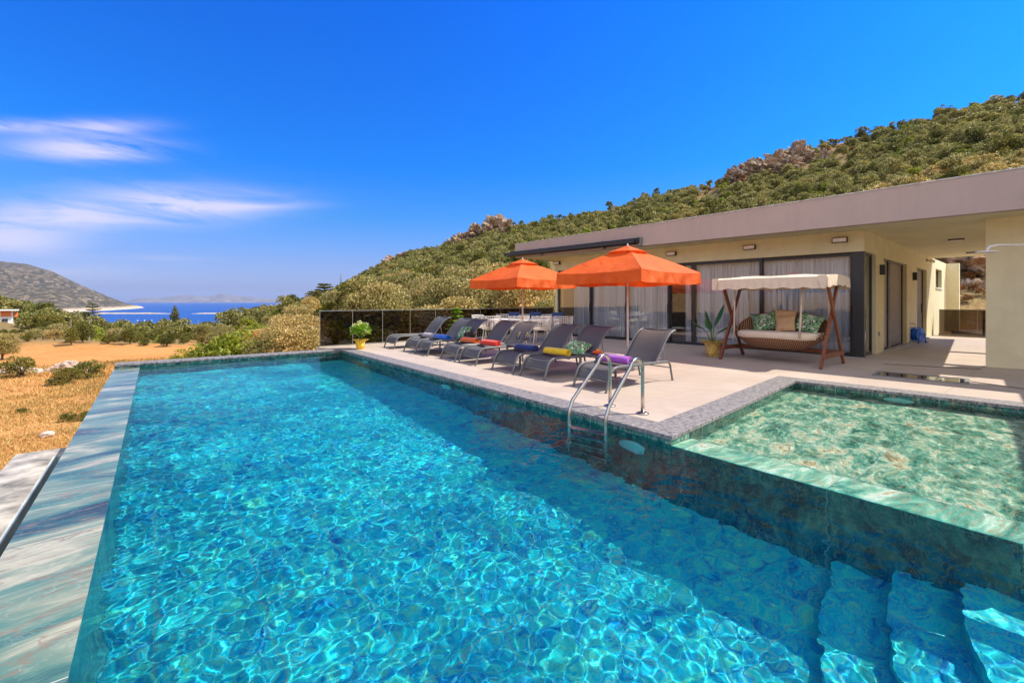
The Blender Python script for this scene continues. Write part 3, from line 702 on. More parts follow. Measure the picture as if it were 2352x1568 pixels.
mb = MB(); mb.prism([ER(-.22, -.015)[:2], ER(22, -.015)[:2], ER(22, .24)[:2], ER(-.22, .24)[:2]], lambda p: ztop(p) + .001, lambda p: ztop(p) + .028); H(mb, 'flashing', mat('weathered_flashing', (.50, .49, .46), rough=.7, var=.35, scale=9, bmp=.5, bscale=25), rf)
mb = MB(); mb.prism([ER(.0, .241)[:2], ER(SLOT - .01, .241)[:2], ER(SLOT - .01, BK)[:2], ER(0, BK)[:2]], lambda p: ztop(p) - .019, lambda p: ztop(p) - .005); H(mb, 'roof_gravel', M_rooftop, rf)
# free wall at the right with the outdoor shower in front
RW = Vector((9.72, 9.20, 0)); RWU = Vector((.69, -.72, 0)).normalized(); RWN = Vector((-RWU.y, RWU.x, 0))
def RA(s, n, z=0): p = RW + RWU * s + RWN * n; return (p.x, p.y, z)
mb = MB(); slab(mb, RA, 0, 6.5, 0, .25, 0, ZS - .001); H(mb, 'wall', M_wall)

# wall lamps on the facade, each with its own look in place
M_lampd = mat('frosted_lamp', (.86, .80, .80), rough=.4)
def wall_lamp(fn, s, n, z, w, h, label, group, d=.11, front=True):
    p = Vector(fn(s, n, z)); u = (Vector(fn(s + 1, n)) - Vector(fn(s, n))); ang = math.atan2(u.y, u.x)
    t = thing('wall_lamp', label, 'wall lamp', tuple(p), ang, group)
    b = MB(); b.box(-w / 2, w / 2, -.02, .0, -h / 2, h / 2); b.box(-w / 2, w / 2, -d, -.02, h / 2 - .015, h / 2); b.box(-w / 2, w / 2, -d, -.02, -h / 2, -h / 2 + .012)
    b.box(-w / 2, -w / 2 + .012, -d, -.02, -h / 2 + .012, h / 2 - .015); b.box(w / 2 - .012, w / 2, -d, -.02, -h / 2 + .012, h / 2 - .015)
    b.build('housing', M_frame, t)
    b = MB(); b.box(-w / 2 + .013, w / 2 - .013, -d + .006 if front else -.03, -.021, -h / 2 + .013, h / 2 - .016); b.build('diffuser', M_lampd, t)
    return t
g = 'rectangular wall lamps on the olive band above the windows'
for px, lab in ((1281, 'small wall lamp above the far end of the facade, left of the others'), (1544, 'wall lamp just right of the peak of the near orange parasol'), (1723, 'wall lamp above the left half of the swing seat'), (1930, 'wall lamp nearest the outer corner of the olive wall')):
    s_ = fs(px); wall_lamp(FA, s_, 0, 2.83, .30, .12, lab, g)
g2 = 'dark cube wall lamps beside the side doors'
for s_, lab in ((ws(2022), 'dark cube wall lamp before the first side door'), (ws(2095) + .15, 'dark cube wall lamp between the two side doors')):
    t = thing('wall_lamp', lab, 'wall lamp', WA(s_, 0, 2.16), math.atan2(WD.y, WD.x), g2)
    b = MB(); b.box(-.07, .07, -.11, 0, -.13, .13); b.build('housing', M_frame, t, bevel=.005)
    b = MB(); b.lathe([(.045, -.135), (.045, -.131)], 16, (0, -.055, 0)); b.build('lens', M_lampd, t)
t = MB(); t.box(-.05, .05, -.015, 0, -.06, .06); t.box(-.02, .02, -.03, -.0151, -.03, .02)
o = t.build('wall_socket', M_grey); o.location = WA(ws(2018), 0, .5); o.rotation_euler = (0, 0, math.atan2(WD.y, WD.x)); tag(o, 'small grey outdoor socket low on the side wall', 'socket')
for px, py, lab in ((2196, 549, 'larger flat ceiling lamp under the roof overhang'), (2234, 579, 'smaller ceiling lamp under the roof, further along the passage')):
    d = (ZS - HC) * F / (HY - py); p = ((px - CX) / F * d, d)
    t = thing('ceiling_lamp', lab, 'ceiling lamp', (p[0], p[1], ZS), math.atan2(EU.y, EU.x), 'flat ceiling lamps under the overhang')
    b = MB(); b.box(-.16, .16, -.11, .11, -.035, 0); b.build('housing', M_frame, t, bevel=.004)
    b = MB(); b.box(-.14, .14, -.09, .09, -.05, -.0351); b.build('diffuser', M_lampd, t)
# twin security light near the soffit
p = WA(9.25, 0, 2.86); t = thing('security_light', 'white twin spotlight high on the passage wall near the ceiling', 'security light', p, math.atan2(WD.y, WD.x))
b = MB(); b.box(-.07, .07, -.06, 0, -.05, .05); b.build('base', M_white, t, bevel=.01)
for sx in (-1, 1):
    b = MB(); b.tube([(sx * .05, -.05, -.01), (sx * .13, -.12, -.04), (sx * .17, -.2, -.06)], [.03, .045, .055], 12); b.build('spotlight', M_white, t, smooth=True)
# awning cassette on the fascia
s0 = -.28; pA = Vector(ER(0, -.02)); 
def es(px, n): o = E0 + EB * n; k = (px - CX) / F; return (o.y * k - o.x) / (EU.x - EU.y * k)
s1_ = es(1468, -.16)
t = thing('awning', 'closed dark grey awning cassette along the far end of the fascia', 'awning', ER(s0, -.1, 3.16), math.atan2(EU.y, EU.x))
Lw = s1_ - s0
b = MB(); b.add(*(lambda pr: ([(x, y, z) for x in (0, Lw) for (y, z) in pr], [tuple(range(len(pr))), tuple(reversed(range(len(pr), 2 * len(pr))))] + [(i, len(pr) + i, len(pr) + (i + 1) % len(pr), (i + 1) % len(pr)) for i in range(len(pr))]))([(.08, -.06), (.08, .08), (.0, .105), (-.12, .09), (-.16, .02), (-.12, -.05), (-.02, -.09)]))
b.build('cassette', M_frame, t, bevel=.006)
b = MB(); b.box(-.25, Lw - .1, -.20, -.165, -.06, .05); b.build('front_bar', M_frame, t, bevel=.006)
for x in (1.5, 4.2, Lw - .02):
    b = MB(); b.box(x - .05, x + .05, -.05, .10, -.13, .12); b.build('bracket', M_grey, t, bevel=.004)
# outdoor shower arm
d = 8.0; pz = lambda px, py, d: Vector(((px - CX) / F * d, d, HC + (HY - py) * d / F))
h0 = pz(2267, 578, 8.2); j = pz(2272, 566, 8.2)
t = thing('outdoor_shower', 'white outdoor shower arm with flat rain head beside the wall', 'shower', (RA(1.2, -.05)[0], RA(1.2, -.05)[1], 0))
ao = t.location
end = Vector(RA(1.35, -.06, 2.38)); W_ = [h0, pz(2268, 572, 8.2), pz(2275, 566, 8.2), pz(2290, 563, 8.15), (pz(2290, 563, 8.15) + end) / 2, end, Vector((end.x, end.y, .9))]
b = MB(); b.tube([q - ao for q in W_], .019, 10); b.build('arm', M_white, t, smooth=True)
b = MB(); b.lathe([(.02, .02), (.12, .012), (.155, 0), (.155, -.012), (.0, -.014)], 24, tuple(h0 - ao)); b.build('shower_head', M_white, t)
b = MB(); b.box(-.06, .06, -.06, .02, .92, 1.05, Matrix.Translation(Vector((end.x, end.y, 0)) - ao)); b.build('mixer', M_steel, t, bevel=.01)
# hose reel by the second door
M_blue = mat('blue_plastic', (.01, .15, .72), rough=.35)
hp = P(2107, 787); t = thing('hose_reel', 'blue garden hose reel standing on the passage floor', 'hose reel', tuple(hp), math.radians(20))
b = MB(); b.lathe([(.10, -.10), (.21, -.10), (.22, -.085), (.10, -.08), (.10, .08), (.22, .085), (.21, .10), (.10, .10)], 28); o = b.build('drum', M_blue, t, smooth=False); o.rotation_euler = (PI / 2, 0, 0); o.location = (0, 0, .27)
b = MB(); pts = [(.155 + .012 * math.sin(k * .7), 0) for k in range(1)]
hel = [((.17) * math.cos(k * .35), (.17) * math.sin(k * .35), -.07 + .14 * ((k * .0113) % 1)) for k in range(110)]
b.tube(hel, .016, 7); o = b.build('hose', M_blue, t, smooth=True); o.rotation_euler = (PI / 2, 0, 0); o.location = (0, 0, .27)
b = MB()
for sy in (-.13, .13): b.tube([(-.2, sy, 0), (-.12, sy, .3), (0, sy, .27), (.12, sy, .3), (.2, sy, 0)], .014, 8)
b.tube([(-.1, -.13, .3), (-.1, -.13, .5), (-.1, .13, .5), (-.1, .13, .3)], .014, 8); b.build('stand', M_blue, t, smooth=True)
b = MB(); b.tube([(.1, .05, .06), (.35, -.1, .015), (.6, .05, .015), (.5, .2, .015), (.3, .12, .015)], .013, 7); b.build('hose_end', M_blue, t, smooth=True)
tp = WA(5.9, -.02, .62); t = thing('wall_tap', 'small brass garden tap above the blue hose reel', 'tap', tp, math.atan2(WD.y, WD.x))
b = MB(); b.tube([(0, 0.02, 0), (0, -.09, 0), (0, -.12, -.05)], .012, 8); b.tube([(0, -.05, 0), (0, -.05, .05)], .008, 6); b.tube([(-.03, -.05, .05), (.03, -.05, .05)], .008, 6); b.build('spout', mat('brass', (.5, .36, .14), rough=.3, metal=1), t, smooth=True)

# ------------------------------------------------------------------ glass balustrades
G_smoke = pane('smoked_glass', (.34, .31, .27), .7)
M_clip = mat('dull_clip', (.34, .33, .30), rough=.4, metal=.6)
def balustrade(p0, u, n, w, label, h=1.05, z0=.02):
    t = thing('glass_balustrade', label, 'balustrade', tuple(p0), math.atan2(u.y, u.x))
    b = MB(); b.box(-.02, n * w, -.05, .05, .0, .05); b.build('base_channel', M_clip, t)
    b = MB(); b.box(-.02, n * w, -.018, .018, h, h + .02); b.build('top_rail', M_grey, t)
    for k in range(n):
        b = MB(); b.box(k * w + .008, (k + 1) * w - .008, -.006, .006, .05, h - .001); b.build('glass_panel', G_smoke, t)
        b = MB(); b.box(k * w - .0075, k * w + .0075, -.009, .009, .051, h - .002); b.build('clip', M_clip, t)
    return t
balustrade(RS, RU, 10, .95, 'smoked glass balustrade along the far side of the terrace')
mb = MB(); mb.prism([xy(RS - RU * .05 + Vector((-.10, .12, 0))), xy(RE), xy(RE + Vector((.08, -.10, 0))), xy(RS - RU * .05 + Vector((.08, -.10, 0)))], -.003, .018); tag(mb.build('kerb', mat('kerb_stone', (.55, .48, .38), rough=.8), off=None), kind='structure')
bp0 = Vector(WA(11.2, -.05)); bu = -WN
balustrade(bp0 + bu * .1, bu, 4, 1.05, 'smoked glass balustrade closing the end of the passage', h=1.0)
# metal rack behind the passage balustrade
q = bp0 + bu * 2.0 + WD * 1.0; t = thing('metal_rack', 'black metal shelf rack behind the passage balustrade', 'rack', (q.x, q.y, -.1), math.atan2(bu.y, bu.x))
for x in (-.75, .75):
    for y in (0, .35):
        b = MB(); b.box(x - .02, x + .02, y - .02, y + .02, 0, 1.05); b.build('post', M_blk, t)
for z in (.25, .62, .98):
    b = MB(); b.box(-.78, .78, -.03, .38, z, z + .035); b.build('shelf', M_blk, t)
# floor hatch and drain grates
hc = [P(2040, 868), P(2110, 851), P(2215, 858), P(2200, 884)]
ctr = P(2112, 866); t = thing('floor_hatch', 'dark framed glass floor light set in the terrace', 'floor light', tuple(ctr), math.atan2(KD.y, KD.x))
b = MB()
for x0, x1, y0, y1 in ((-.62, .62, -.34, -.28), (-.62, .62, .28, .34), (-.62, -.56, -.279, .279), (.56, .62, -.279, .279)): b.box(x0, x1, y0, y1, -.003, .008)
b.build('frame', M_grey, t)
b = MB(); b.box(-.559, .559, -.279, .279, -.002, .003); b.build('glass', mat('dark_gloss_glass', (.03, .035, .04), rough=.03), t)
for pa, pb, lab in ((P(2030, 836), P(2255, 848), 'narrow dark drain grate across the passage mouth'), (P(2215, 874), P(2352, 893), 'narrow dark drain grate near the pool corner wall')):
    b = MB(); u = (pb - pa).normalized(); b.prism(band(pa, pb, .05, 0, 0, 1), -.003, .002); o = b.build('drain_grate', M_blk); tag(o, lab, 'drain')

# ------------------------------------------------------------------ pool ladder and lamps
t = thing('pool_ladder', 'stainless steel pool ladder with two looped handrails', 'pool ladder', (1.415, 5.58, 0))
lo = Vector(t.location)
for base, leg in ((Vector((1.262, 5.777, 0)), Vector((.66, 5.16, 0))), (Vector((1.569, 5.388, 0)), Vector((1.016, 4.855, 0)))):
    u = (leg - base).normalized(); D = (leg - base).length; pts = [base + Vector((0, 0, .0)), base + Vector((0, 0, .30)), base + Vector((0, 0, .50))]
    r = .145; c = base + u * r + Vector((0, 0, .52))
    for k in range(0, 11):
        a = PI - k * (PI - .42) / 10; pts.append(c + u * (math.cos(a) * r) + Vector((0, 0, math.sin(a) * r)))
    pts += [leg - u * .06 + Vector((0, 0, .20)), leg - u * .012 + Vector((0, 0, .10)), leg + Vector((0, 0, .03)), leg + Vector((0, 0, -.3)), leg + Vector((0, 0, -.95)), leg - u * .06 + Vector((0, 0, -1.0))]
    b = MB(); b.tube([q - lo for q in pts], .0215, 14); b.build('handrail', M_steel, t, smooth=True)
    b = MB(); b.lathe([(.075, .0), (.075, .008), (.045, .02), (.024, .022)], 24, tuple(base - lo)); b.build('flange', M_steel, t, smooth=True)
la, lb = Vector((.66, 5.16, 0)), Vector((1.016, 4.855, 0)); uu = (lb - la).normalized(); vv = Vector((-uu.y, uu.x, 0))
for z in (-.10, -.35, -.60, -.85):
    b = MB(); p0 = la + uu * .0 - lo; M_ = Matrix.Translation((la - lo) + Vector((0, 0, z))) @ Matrix.Rotation(math.atan2(uu.y, uu.x), 4, 'Z')
    b.box(-.01, (lb - la).length + .01, -.045, .045, -.012, .012, M_); b.build('tread', M_steel, t, bevel=.005)
M_plamp = mat('pool_lamp_lens', (.5, .98, .95), rough=.3, var=.03); M_plr = mat('lamp_ring', (.7, .98, .97), rough=.3, var=.02)  # lit look of the lens is put into its pale cyan colour
for k, (a, lab) in enumerate(((.47, 'round underwater lamp just right of the ladder'), (4.45, 'round underwater lamp midway along the deep pool wall'), (8.4, 'round underwater lamp near the far end of the deep pool'))):
    t = thing('pool_lamp', lab, 'pool lamp', L(a, .0, -.52), math.atan2(NB.y, NB.x), 'round lamps in the pool walls')
    b = MB(); b.lathe([(.155, 0), (.155, .02), (.14, .028), (.0, .034)], 28); o = b.build('lens', M_plamp, t, smooth=True); o.rotation_euler = (0, PI / 2, 0)
    b = MB(); b.lathe([(.175, 0), (.175, .014), (.156, .016), (.156, 0)], 28); o = b.build('ring', M_plr, t, smooth=True); o.rotation_euler = (0, PI / 2, 0)
t = thing('pool_lamp', 'round underwater lamp in the far wall of the shallow pool', 'pool lamp', (*(KL(1.35, 0)[:2]), -.27), math.atan2(-nK.y, -nK.x), 'round lamps in the pool walls')
b = MB(); b.lathe([(.155, 0), (.155, .02), (.14, .028), (.0, .034)], 28); o = b.build('lens', M_plamp, t, smooth=True); o.rotation_euler = (0, PI / 2, 0)
b = MB(); b.lathe([(.175, 0), (.175, .014), (.156, .016), (.156, 0)], 28); o = b.build('ring', M_plr, t, smooth=True); o.rotation_euler = (0, PI / 2, 0)

# ------------------------------------------------------------------ sun loungers
def sling_mat():
    m, nt, b = nodes('grey_sling'); v = coords(nt)
    ch = nt.nodes.new('ShaderNodeTexChecker'); ch.inputs['Scale'].default_value = 260; nt.links.new(v, ch.inputs['Vector'])
    ch.inputs[1].default_value = (.11, .104, .102, 1); ch.inputs[2].default_value = (.070, .067, .070, 1)
    f = noise_t(nt, v, 3, 3); c = mix(nt, ramp(nt, f, [(.3, (0, 0, 0)), (.8, (.3, .3, .3))]), ch.outputs['Color'], (.15, .14, .135))
    nt.links.new(c, b.inputs['Base Color']); b.inputs['Roughness'].default_value = .6; return m
M_sling = sling_mat(); M_lf = mat('grey_lounger_frame', (.13, .135, .14), rough=.38, var=.08)
LB = math.atan2(.623, .782)
def catm(p, n=6):
    out = []
    for i in range(len(p) - 1):
        a, b, c, d = (Vector(p[max(i - 1, 0)]), Vector(p[i]), Vector(p[i + 1]), Vector(p[min(i + 2, len(p) - 1)]))
        for k in range(n):
            t = k / n; out.append(.5 * ((2 * b) + (c - a) * t + (2 * a - 5 * b + 4 * c - d) * t * t + (3 * b - a - 3 * c + d) * t ** 3))
    out.append(Vector(p[-1])); return out
def make_lounger():
    t = thing('sun_lounger', 'x', 'sun lounger', (0, 0, 0), 0, 'grey sling sun loungers in a row along the pool')
    hw = .315
    prof = catm([(.07, 0, .15), (.095, 0, .235), (.16, 0, .305), (.27, 0, .338), (.6, 0, .335), (.95, 0, .338), (1.25, 0, .345)], 6)
    def sf(u, v):
        i = min(len(prof) - 1, int(round(v * (len(prof) - 1)))); p = prof[i]; s = 4 * u * (1 - u)
        return (p.x + .02 * s * (1 if p.z < .3 else 0), -hw + 2 * hw * u, p.z - .022 * s)
    MB().grid(sf, 10, len(prof) - 1).build('seat', M_sling, t, smooth=True, solid=.006)
    bp = catm([(1.27, 0, .350), (1.37, 0, .465), (1.50, 0, .625), (1.62, 0, .745), (1.74, 0, .82), (1.84, 0, .845)], 6)
    def bf(u, v):
        i = min(len(bp) - 1, int(round(v * (len(bp) - 1)))); p = bp[i]; s = 4 * u * (1 - u)
        return (p.x + .015 * s, -hw + 2 * hw * u, p.z - .02 * s)
    back = MB().grid(bf, 10, len(bp) - 1).build('backrest', M_sling, t, smooth=True, solid=.006)
    b = MB()
    for sy in (-1, 1): b.tube([(p.x, sy * (hw + .008), p.z) for p in bp], .014, 8, flat=1.2)
    b.tube([(bp[-1].x, -hw - .008, bp[-1].z), (bp[-1].x, hw + .008, bp[-1].z)], .012, 8); b.build('back_frame', M_lf, back, smooth=True)
    for sy in (-1, 1):
        y = sy * (hw + .012)
        b = MB(); b.tube([(p.x, y, p.z) for p in catm([(.14, 0, .31), (.22, 0, .343), (.34, 0, .350), (.9, 0, .340), (1.5, 0, .330), (1.60, 0, .322)], 5)], .0165, 10, flat=1.4); b.build('side_rail', M_lf, t, smooth=True)
        b = MB(); b.tube([(p.x, y, p.z) for p in catm([(0, 0, 0), (.045, 0, .13), (.085, 0, .235), (.14, 0, .31)], 4)], .0155, 8, flat=1.3); b.lathe([(.022, 0), (.022, .012)], 10, (0, y, 0)); b.build('leg', M_lf, t, smooth=True)
        b = MB(); b.tube([(p.x, y, p.z) for p in catm([(1.60, 0, .322), (1.665, 0, .28), (1.70, 0, .16), (1.745, 0, 0)], 4)], .0155, 8, flat=1.3); b.lathe([(.022, 0), (.022, .012)], 10, (1.745, y, 0)); b.build('leg', M_lf, t, smooth=True)
        b = MB(); b.tube([(1.50, sy * (hw - .02), .60), (1.56, sy * (hw - .02), .335), (1.40, sy * (hw - .02), .325)], .008, 6); b.build('support', M_lf, t, smooth=True)
    b = MB(); b.tube([(.06, -hw, .155), (.06, hw, .155)], .010, 8); b.tube([(1.68, -hw, .22), (1.68, hw, .22)], .010, 8); b.tube([(1.27, -hw, .33), (1.27, hw, .33)], .011, 8); b.tube([(.62, -hw, .315), (.62, hw, .315)], .011, 8); b.build('crossbar', M_lf, t, smooth=True)
    return t
bpy.context.view_layer.update()
LP = make_lounger()
def remember(o):
    CH[o.name] = list(o.children)
    for c in o.children: remember(c)
remember(LP)
FEET = [((882, 797.7), (904.7, 801.8)), ((926.6, 806.5), (953, 812)), ((953.9, 812), (981.3, 817.7)), ((1013, 822.9), (1048.7, 829.6)), ((1056, 832), (1092.5, 839.6)), ((1129.8, 848.7), (1174.5, 857.9)), ((1192.3, 862.4), (1247.6, 873)), ((1314, 887.6), (1389, 903))]
LLAB = ['bare sun lounger at the far end of the row, nearest the hydrangea', 'sun lounger with a rolled grey patterned towel on it', 'sun lounger with a rolled bright blue towel on it', 'sun lounger with a rolled orange towel on it', 'sun lounger with a rolled red towel on it', 'sun lounger with a rolled navy blue towel on it', 'sun lounger with a rolled yellow towel on it', 'sun lounger with a rolled purple towel, nearest the pool ladder']
LPOS = []
n_ = Vector((.78, .62, 0)).normalized()
nl = Vector((.622, -.783, 0))
def lounge_line():
    # feet stand on one line parallel to the pool edge
    mids = [(P(*a) + P(*b)) / 2 for a, b in FEET]
    m0 = sum(((q - C).dot(-NB) for q in mids)) / 8
    out = []
    for q in mids:
        al = (q - C).dot(A); w = (q - C).dot(-NB)
        out.append(C + A * al - NB * (m0 * .5 + w * .5))
    return out
LPOS = lounge_line()
for k, q in enumerate(LPOS): place(LP, k == 0, tuple(q), LB + R.uniform(-.015, .015), LLAB[k])
def lw(k, u, v, z=0):
    "a point on lounger k: u along it, v across"
    c, s = math.cos(LB), math.sin(LB); q = LPOS[k]; return (q.x + u * c - v * s, q.y + u * s + v * c, z)
# rolled towels
def towel(k, col, label, u=.62, l=.56, r=.080, lab2=None, stripes=None):
    m = mat('terry_' + label.split()[1], col, rough=.95, var=.14, scale=30, bmp=.6, bscale=220, spec=.1, sheen=.4)
    b = MB(); nn = 46; tn = 2.6
    def spiral(t):
        a = t * tn * 2 * PI; rr = r * (.22 + .78 * t); return a, rr
    ny = 12
    vs = []
    for j in range(ny + 1):
        y = -l / 2 + l * j / ny; e = 1 - .10 * abs(2 * j / ny - 1) ** 5
        for i in range(nn + 1):
            a, rr = spiral(i / nn); rr *= e * (1 + .025 * noise.noise(Vector((y * 14, a, k))))
            vs.append((math.cos(a) * rr * 1.12, y + .012 * (i / nn - .5) * (1 if j > ny / 2 else -1), r * .93 + math.sin(a) * rr * .92))
    fs_ = [(j * (nn + 1) + i, j * (nn + 1) + i + 1, (j + 1) * (nn + 1) + i + 1, (j + 1) * (nn + 1) + i) for j in range(ny) for i in range(nn)]
    b.add(vs, fs_); o = b.build('towel', m, smooth=True, solid=.013)
    o.location = lw(k, u, 0, .338); o.rotation_euler = (0, 0, LB + .04); tag(o, label, 'towel', 'rolled towels on the loungers')
towel(1, (.36, .32, .38), 'rolled grey patterned towel on the second lounger from the hydrangea')
towel(2, (.01, .14, .62), 'rolled bright blue towel beside the grey towel')
towel(3, (.80, .14, .015), 'rolled orange towel on its lounger, beside the red one')
towel(4, (.72, .03, .015), 'rolled red towel between the orange and the navy ones')
towel(5, (.008, .025, .15), 'rolled navy blue towel on a lounger')
towel(6, (.86, .56, .01), 'rolled yellow towel on a lounger')
towel(7, (.38, .09, .50), 'rolled purple towel on the lounger by the pool ladder')
# side tables
M_tt = mat('grey_table_top', (.10, .105, .11), rough=.3)
def make_table():
    t = thing('side_table', 'x', 'side table', (0, 0, 0), 0, 'small dark side tables between the loungers'); w = .235
    b = MB(); b.box(-w, w, -w, w, .385, .405); b.build('top', M_tt, t, bevel=.004)
    for sx in (-1, 1):
        for sy in (-1, 1):
            b = MB(); b.box(sx * (w - .0175) - .0175, sx * (w - .0175) + .0175, sy * (w - .0175) - .0175, sy * (w - .0175) + .0175, 0, .3849); b.build('leg', M_lf, t, bevel=.003)
    b = MB(); b.box(-w + .036, w - .036, w - .03, w - .005, .345, .384); b.box(-w + .036, w - .036, -w + .005, -w + .03, .345, .384); b.build('apron', M_lf, t)
    return t
TP = make_table(); bpy.context.view_layer.update(); remember(TP)
TB = []
for i, (k, u, lab) in enumerate(((7, .98, 'side table with the plate of strawberries'), (5, 1.0, 'side table with the cocktail glasses'), (3, 1.0, 'side table with the small dark bag on it'), (0, .95, 'empty side table by the far lounger'))):
    if k == 7: a = Vector(lw(7, u, .58)); 
    elif k == 5: a = (Vector(lw(5, u, 0)) + Vector(lw(4, u, 0))) / 2
    elif k == 3: a = (Vector(lw(3, u, 0)) + Vector(lw(2, u, 0))) / 2
    else: a = (Vector(lw(0, u, 0)) + Vector(lw(1, u, 0))) / 2
    if k == 7: a = (Vector(lw(7, u, 0)) + Vector(lw(6, u, 0))) / 2
    place(TP, i == 0, tuple(a), LB, lab); TB.append(a)
# fruit plate
def fruit(loc, z, label, cols, n, r, seed, name='fruit_plate', plate=(.09, .10, .10)):
    rr = random.Random(seed); t = thing(name, label, 'plate', (loc.x, loc.y, z))
    b = MB(); b.lathe([(.0, .0), (.07, .0), (.125, .012), (.128, .016), (.07, .006), (0, .006)], 24); b.build('plate', mat('plate_' + str(seed), plate, rough=.25), t, smooth=True)
    for k in range(n):
        a = rr.uniform(0, 2 * PI); q = rr.uniform(0, .085) if k < n * .7 else rr.uniform(0, .04); zz = .03 if k < n * .7 else .065
        b = MB(); b.ball((q * math.cos(a), q * math.sin(a), zz), r * rr.uniform(.85, 1.1), 10, 7, (1, .85, .95), jit=.15, seed=k); b.build('fruit', cols[k % len(cols)], t, smooth=True)
M_straw = mat('strawberry', (.72, .035, .015), rough=.35, col2=(.80, .12, .03), scale=60); M_apr = mat('orange_fruit', (.85, .28, .02), rough=.4); M_cher = mat('cherry', (.25, .005, .02), rough=.15); M_lem = mat('lemon', (.85, .62, .05), rough=.4)
fruit(TB[0], .405, 'plate heaped with strawberries on the nearest side table', [M_straw, M_straw, M_apr], 15, .032, 3)
M_glass = pane('drinking_glass', (.9, .92, .92), 2)
for k, (dx, dy, lab) in enumerate(((-.07, .05, 'cocktail glass with red fruit and yellow straw, one of two'), (.09, -.06, 'cocktail glass with red fruit, closer to the navy towel'))):
    t = thing('cocktail_glass', lab, 'cocktail glass', (TB[1].x + dx, TB[1].y + dy, .405), 0, 'drinks on the side table')
    b = MB(); b.lathe([(.03, 0), (.006, .01), (.005, .07), (.035, .10), (.045, .17), (.043, .17), (.033, .10), (.0, .085)], 18); b.build('glass', M_glass, t, smooth=True)
    b = MB(); b.lathe([(.0, .09), (.032, .102), (.040, .15), (0, .151)], 16); b.build('drink', M_cher, t, smooth=True)
    b = MB(); b.tube([(0, 0, .10), (.02, .01, .22), (.05, .02, .27)], .004, 6); b.build('straw', M_lem, t, smooth=True)
t = thing('beach_bag', 'small dark bag with a round handle on the side table', 'bag', (TB[2].x, TB[2].y, .405), LB)
b = MB(); b.lathe([(.10, 0), (.13, .03), (.12, .12), (.09, .15), (0, .15)], 20, wob=lambda a, z: 1 + .15 * math.cos(2 * a)); b.build('body', mat('dark_straw', (.03, .02, .018), rough=.8, bmp=.6), t, smooth=True)
b = MB(); b.tube([(math.cos(a) * .09, 0, .13 + math.sin(a) * .12) for a in [PI * k / 12 for k in range(13)]], .009, 8); b.build('handle', M_blk, t, smooth=True)

# cushions
def cushion_mat():
    m, nt, b = nodes('leaf_print_fabric'); v = coords(nt, scale=(1, 1, 1))
    vo = nt.nodes.new('ShaderNodeTexVoronoi'); vo.inputs['Scale'].default_value = 17; vo.inputs['Randomness'].default_value = 1; nt.links.new(coords(nt, scale=(1, 2.2, 1.4), rot=(0, 0, .7)), vo.inputs['Vector'])
    s = nt.nodes.new('ShaderNodeSeparateColor'); nt.links.new(vo.outputs['Color'], s.inputs[0])
    c = ramp(nt, s.outputs[0], [(0, (.01, .05, .02)), (.25, (.02, .25, .03)), (.45, (.06, .45, .05)), (.62, (.70, .72, .62)), (.75, (.02, .03, .02)), (.9, (.03, .33, .05))], 'CONSTANT')
    d = nt.nodes.new('ShaderNodeTexVoronoi'); d.feature = 'DISTANCE_TO_EDGE'; d.inputs['Scale'].default_value = 17; nt.links.new(coords(nt, scale=(1, 2.2, 1.4), rot=(0, 0, .7)), d.inputs['Vector'])
    c = mix(nt, ramp(nt, d.outputs['Distance'], [(.03, (1, 1, 1)), (.06, (0, 0, 0))]), c, (.62, .66, .55))
    nt.links.new(c, b.inputs['Base Color']); b.inputs['Roughness'].default_value = .8; return m
M_leafp = cushion_mat(); M_tan = mat('tan_fabric', (.58, .38, .20), rough=.9, bmp=.25, bscale=300); M_cream = mat('cream_fabric', (.72, .60, .46), rough=.9, var=.05, bmp=.2, bscale=250); M_pinkw = mat('blush_fabric', (.62, .52, .46), rough=.9)
def pillow_mesh(w, h, t, seed=0, half=0):
    b = MB(); n = 14
    for side in (1, -1):
        if half and side != half: continue
        def f(u, v):
            x = 2 * u - 1; y = 2 * v - 1
            px = x * w / 2 * (1 - .10 * (1 - abs(y)) ** 1.0 * 0 - .07 * (1 - y * y)); py = y * h / 2 * (1 - .07 * (1 - x * x))
            zz = t / 2 * (max(0, (1 - x ** 4) * (1 - y ** 4))) ** .55
            zz *= 1 + .12 * noise.noise(Vector((x * 1.8, y * 1.8, seed)))
            return (px, py, side * zz)
        o = len(b.v); b.grid(f, n, n)
        if side < 0:
            k = n * n; b.f[-k:] = [tuple(reversed(q)) for q in b.f[-k:]]
    return b
def pillow(loc, rot, w, h, t, m, label, m2=None, seed=1, group=None):
    if m2 is None:
        o = pillow_mesh(w, h, t, seed).build('pillow', m, smooth=True); tag(o, label, 'pillow', group)
        o.location = loc; o.rotation_euler = rot
    else:
        r = thing('pillow', label, 'pillow', loc, 0, group); r.rotation_euler = rot
        pillow_mesh(w, h, t, seed, 1).build('cover_front', m, r, smooth=True); pillow_mesh(w, h, t, seed, -1).build('cover_back', m2, r, smooth=True)
pillow(lw(2, 1.27, .0, .50), (math.radians(0), math.radians(-52), LB), .40, .42, .16, M_leafp, 'leaf print pillow leaning on the backrest beside the bright blue towel', M_pinkw, 2)
pillow(lw(6, 1.10, -.05, .455), (math.radians(8), math.radians(-24), LB + .3), .44, .46, .17, M_leafp, 'leaf print pillow with pale back lying on the yellow towel lounger', M_pinkw, 5)

